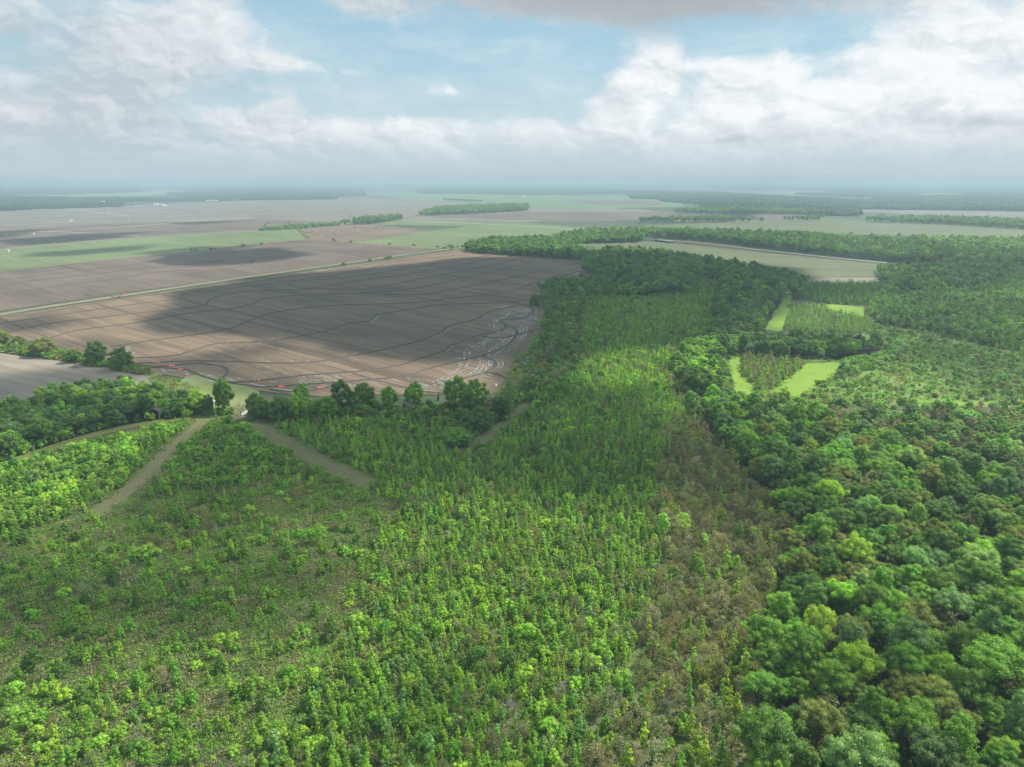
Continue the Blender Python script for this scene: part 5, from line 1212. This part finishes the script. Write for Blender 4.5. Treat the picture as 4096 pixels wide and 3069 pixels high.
# bridge on the far road
x_, y_ = GF(2655, 968); o = bpy.data.objects.new('road_bridge', None); C.objects.link(o); o.location = (x_, y_, 0)
q0 = Vector(GF(2610, 962)); q1 = Vector(GF(2690, 972)); o.rotation_euler = (0, 0, math.atan2(q1.y - q0.y, q1.x - q0.x)); L_ = 46
o['label'] = 'low concrete road bridge over the dark channel by the far wood'; o['category'] = 'bridge'
b = MB(); b.box(-L_ / 2, L_ / 2, -5, 5, 2.0, 2.7); link('deck', b.mesh('deck', CONC), o)
for sy in (-5.05, 4.8): b = MB(); b.box(-L_ / 2, L_ / 2, sy, sy + .25, 2.7, 3.5); link('parapet', b.mesh('parapet', TIN), o)
for k in range(5): b = MB(); b.box(-L_ / 2 + 5 + k * 9, -L_ / 2 + 5.8 + k * 9, -4.4, 4.4, -.5, 2.0); link('pier', b.mesh('pier', CONC), o)
b = MB(); b.box(-L_ / 2 + 1, L_ / 2 - 1, -4.2, 4.2, .1, 1.9); link('under_deck_shade', b.mesh('under_deck_shade', DARK), o)  # near-black solid between the piers, painted in for the shade below the deck
for a, b_, h_, lb in ((2576, 974, 13, 'tall pole standing left of the far road bridge'), (2548, 975, 12, 'pole against the wood edge left of the far road')):
    x_, y_ = GF(a, b_); o = bpy.data.objects.new('utility_pole', None); C.objects.link(o); o.location = (x_, y_, 0); o['label'] = lb; o['category'] = 'pole'; o['group'] = 'poles by the far bridge'
    b = MB(); b.tube((0, 0, -.3), (0, 0, h_), .3, .2, 6); link('post', b.mesh('post', WOOD), o)
    b = MB(); b.box(-1.4, 1.4, -.12, .12, h_ - 1.1, h_ - .85); link('crossarm', b.mesh('crossarm', WOOD), o)
# farm sheds far off
SHEDS = [(556, 828, 30, 12, 5, 'long pale farm shed, left of the far farmyard', TIN), (606, 825, 26, 11, 5, 'low rust-roofed shed in the far farmyard', RUST), (625, 821, 16, 12, 8, 'tall white barn in the far farmyard', WHITE),
         (645, 824, 34, 14, 7, 'widest white barn at the centre of the far farmyard', TIN), (658, 826, 20, 10, 5, 'white shed, rightmost of the far farmyard', WHITE), (370, 812, 26, 12, 6, 'small white barn at the wood edge, left of the farmyard', WHITE),
         (410, 812, 22, 12, 8, 'white house at the wood edge nearest the farmyard', WHITE), (423, 834, 16, 9, 5, 'tiny white-roofed shed under the left far wood', RUST), (848, 806, 60, 14, 7, 'long pale shed against the far woods, left one', TIN), (936, 802, 52, 14, 7, 'long pale shed against the far woods, right one', TIN),
         (2097, 789, 24, 14, 7, 'tiny white building by the far central tree line', WHITE), (1990, 745, 150, 40, 14, 'far white building on the hazy plain near the horizon', WHITE), (3870, 796, 30, 14, 7, 'tiny white building in the hazy woods on the right', WHITE), (3470, 794, 40, 14, 6, 'faint rusty roof in the hazy woods on the right', RUST)]
for a, b_, w_, dp, h_, lb, rm in SHEDS:
    x_, y_ = GF(a, b_); o = bpy.data.objects.new('farm_building', None); C.objects.link(o); o.location = (x_, y_, 0); o.rotation_euler = (0, 0, random.uniform(-.2, .2))
    o['label'] = lb; o['category'] = 'farm building'; o['group'] = 'far farm buildings'
    b = MB(); b.box(-w_ / 2, w_ / 2, -dp / 2, dp / 2, 0, h_ * .6); link('wall', b.mesh('wall', WHITE if rm is not TIN else GREY), o)
    b = MB(); hw, hd = w_ / 2 + .6, dp / 2 + .8; z0, z1 = h_ * .6 + .02, h_
    b.add([(-hw, -hd, z0), (hw, -hd, z0), (hw, hd, z0), (-hw, hd, z0), (-hw, 0, z1), (hw, 0, z1)], [(0, 1, 5, 4), (2, 3, 4, 5), (0, 4, 3), (1, 2, 5), (0, 3, 2, 1)]); link('roof', b.mesh('roof', rm), o)
    b = MB(); b.box(-w_ * .14, w_ * .14, -dp / 2 - .12, -dp / 2 + .1, 0.05, h_ * .48); link('door', b.mesh('door', DARK), o)
# pump heads / vehicles on the field tracks
for a, b_, lb in ((512, 876, 'tiny dark-roofed pump shed on the bend of the far track'), (133, 938, 'tiny white pump shed at the far track junction'), (30, 1006, 'tiny white pump shed near the left edge of the green strip'), (1222, 855, 'tiny white pump shed beside the long pale far track')):
    x_, y_ = GF(a, b_); o = bpy.data.objects.new('pump_shed', None); C.objects.link(o); o.location = (x_, y_, 0); o['label'] = lb; o['category'] = 'shed'; o['group'] = 'pump sheds on the field tracks'
    b = MB(); b.box(-2.4, 2.4, -1.8, 1.8, 0, 2.4); link('wall', b.mesh('wall', WHITE), o); b = MB(); b.box(-2.8, 2.8, -2.2, 2.2, 2.42, 2.8); link('roof', b.mesh('roof', TIN), o)

# ------------------------------------------------------------------ haze
mb = MB(); mb.box(-E - 500, E + 500, -3500, E + 500, -1.5, 116.0)
m_, t, o_ = mat('haze')
pv = t.new('ShaderNodeVolumePrincipled'); pv.inputs['Color'].default_value = (.50, .65, .75, 1); pv.inputs['Density'].default_value = 2.0e-4
pv.inputs['Anisotropy'].default_value = 0.1
t.put(o_.inputs['Volume'], pv.outputs[0])
me = bpy.data.meshes.new('haze'); me.from_pydata(mb.v, [], mb.f); me.materials.append(m_)
link('haze', me, kind='stuff')
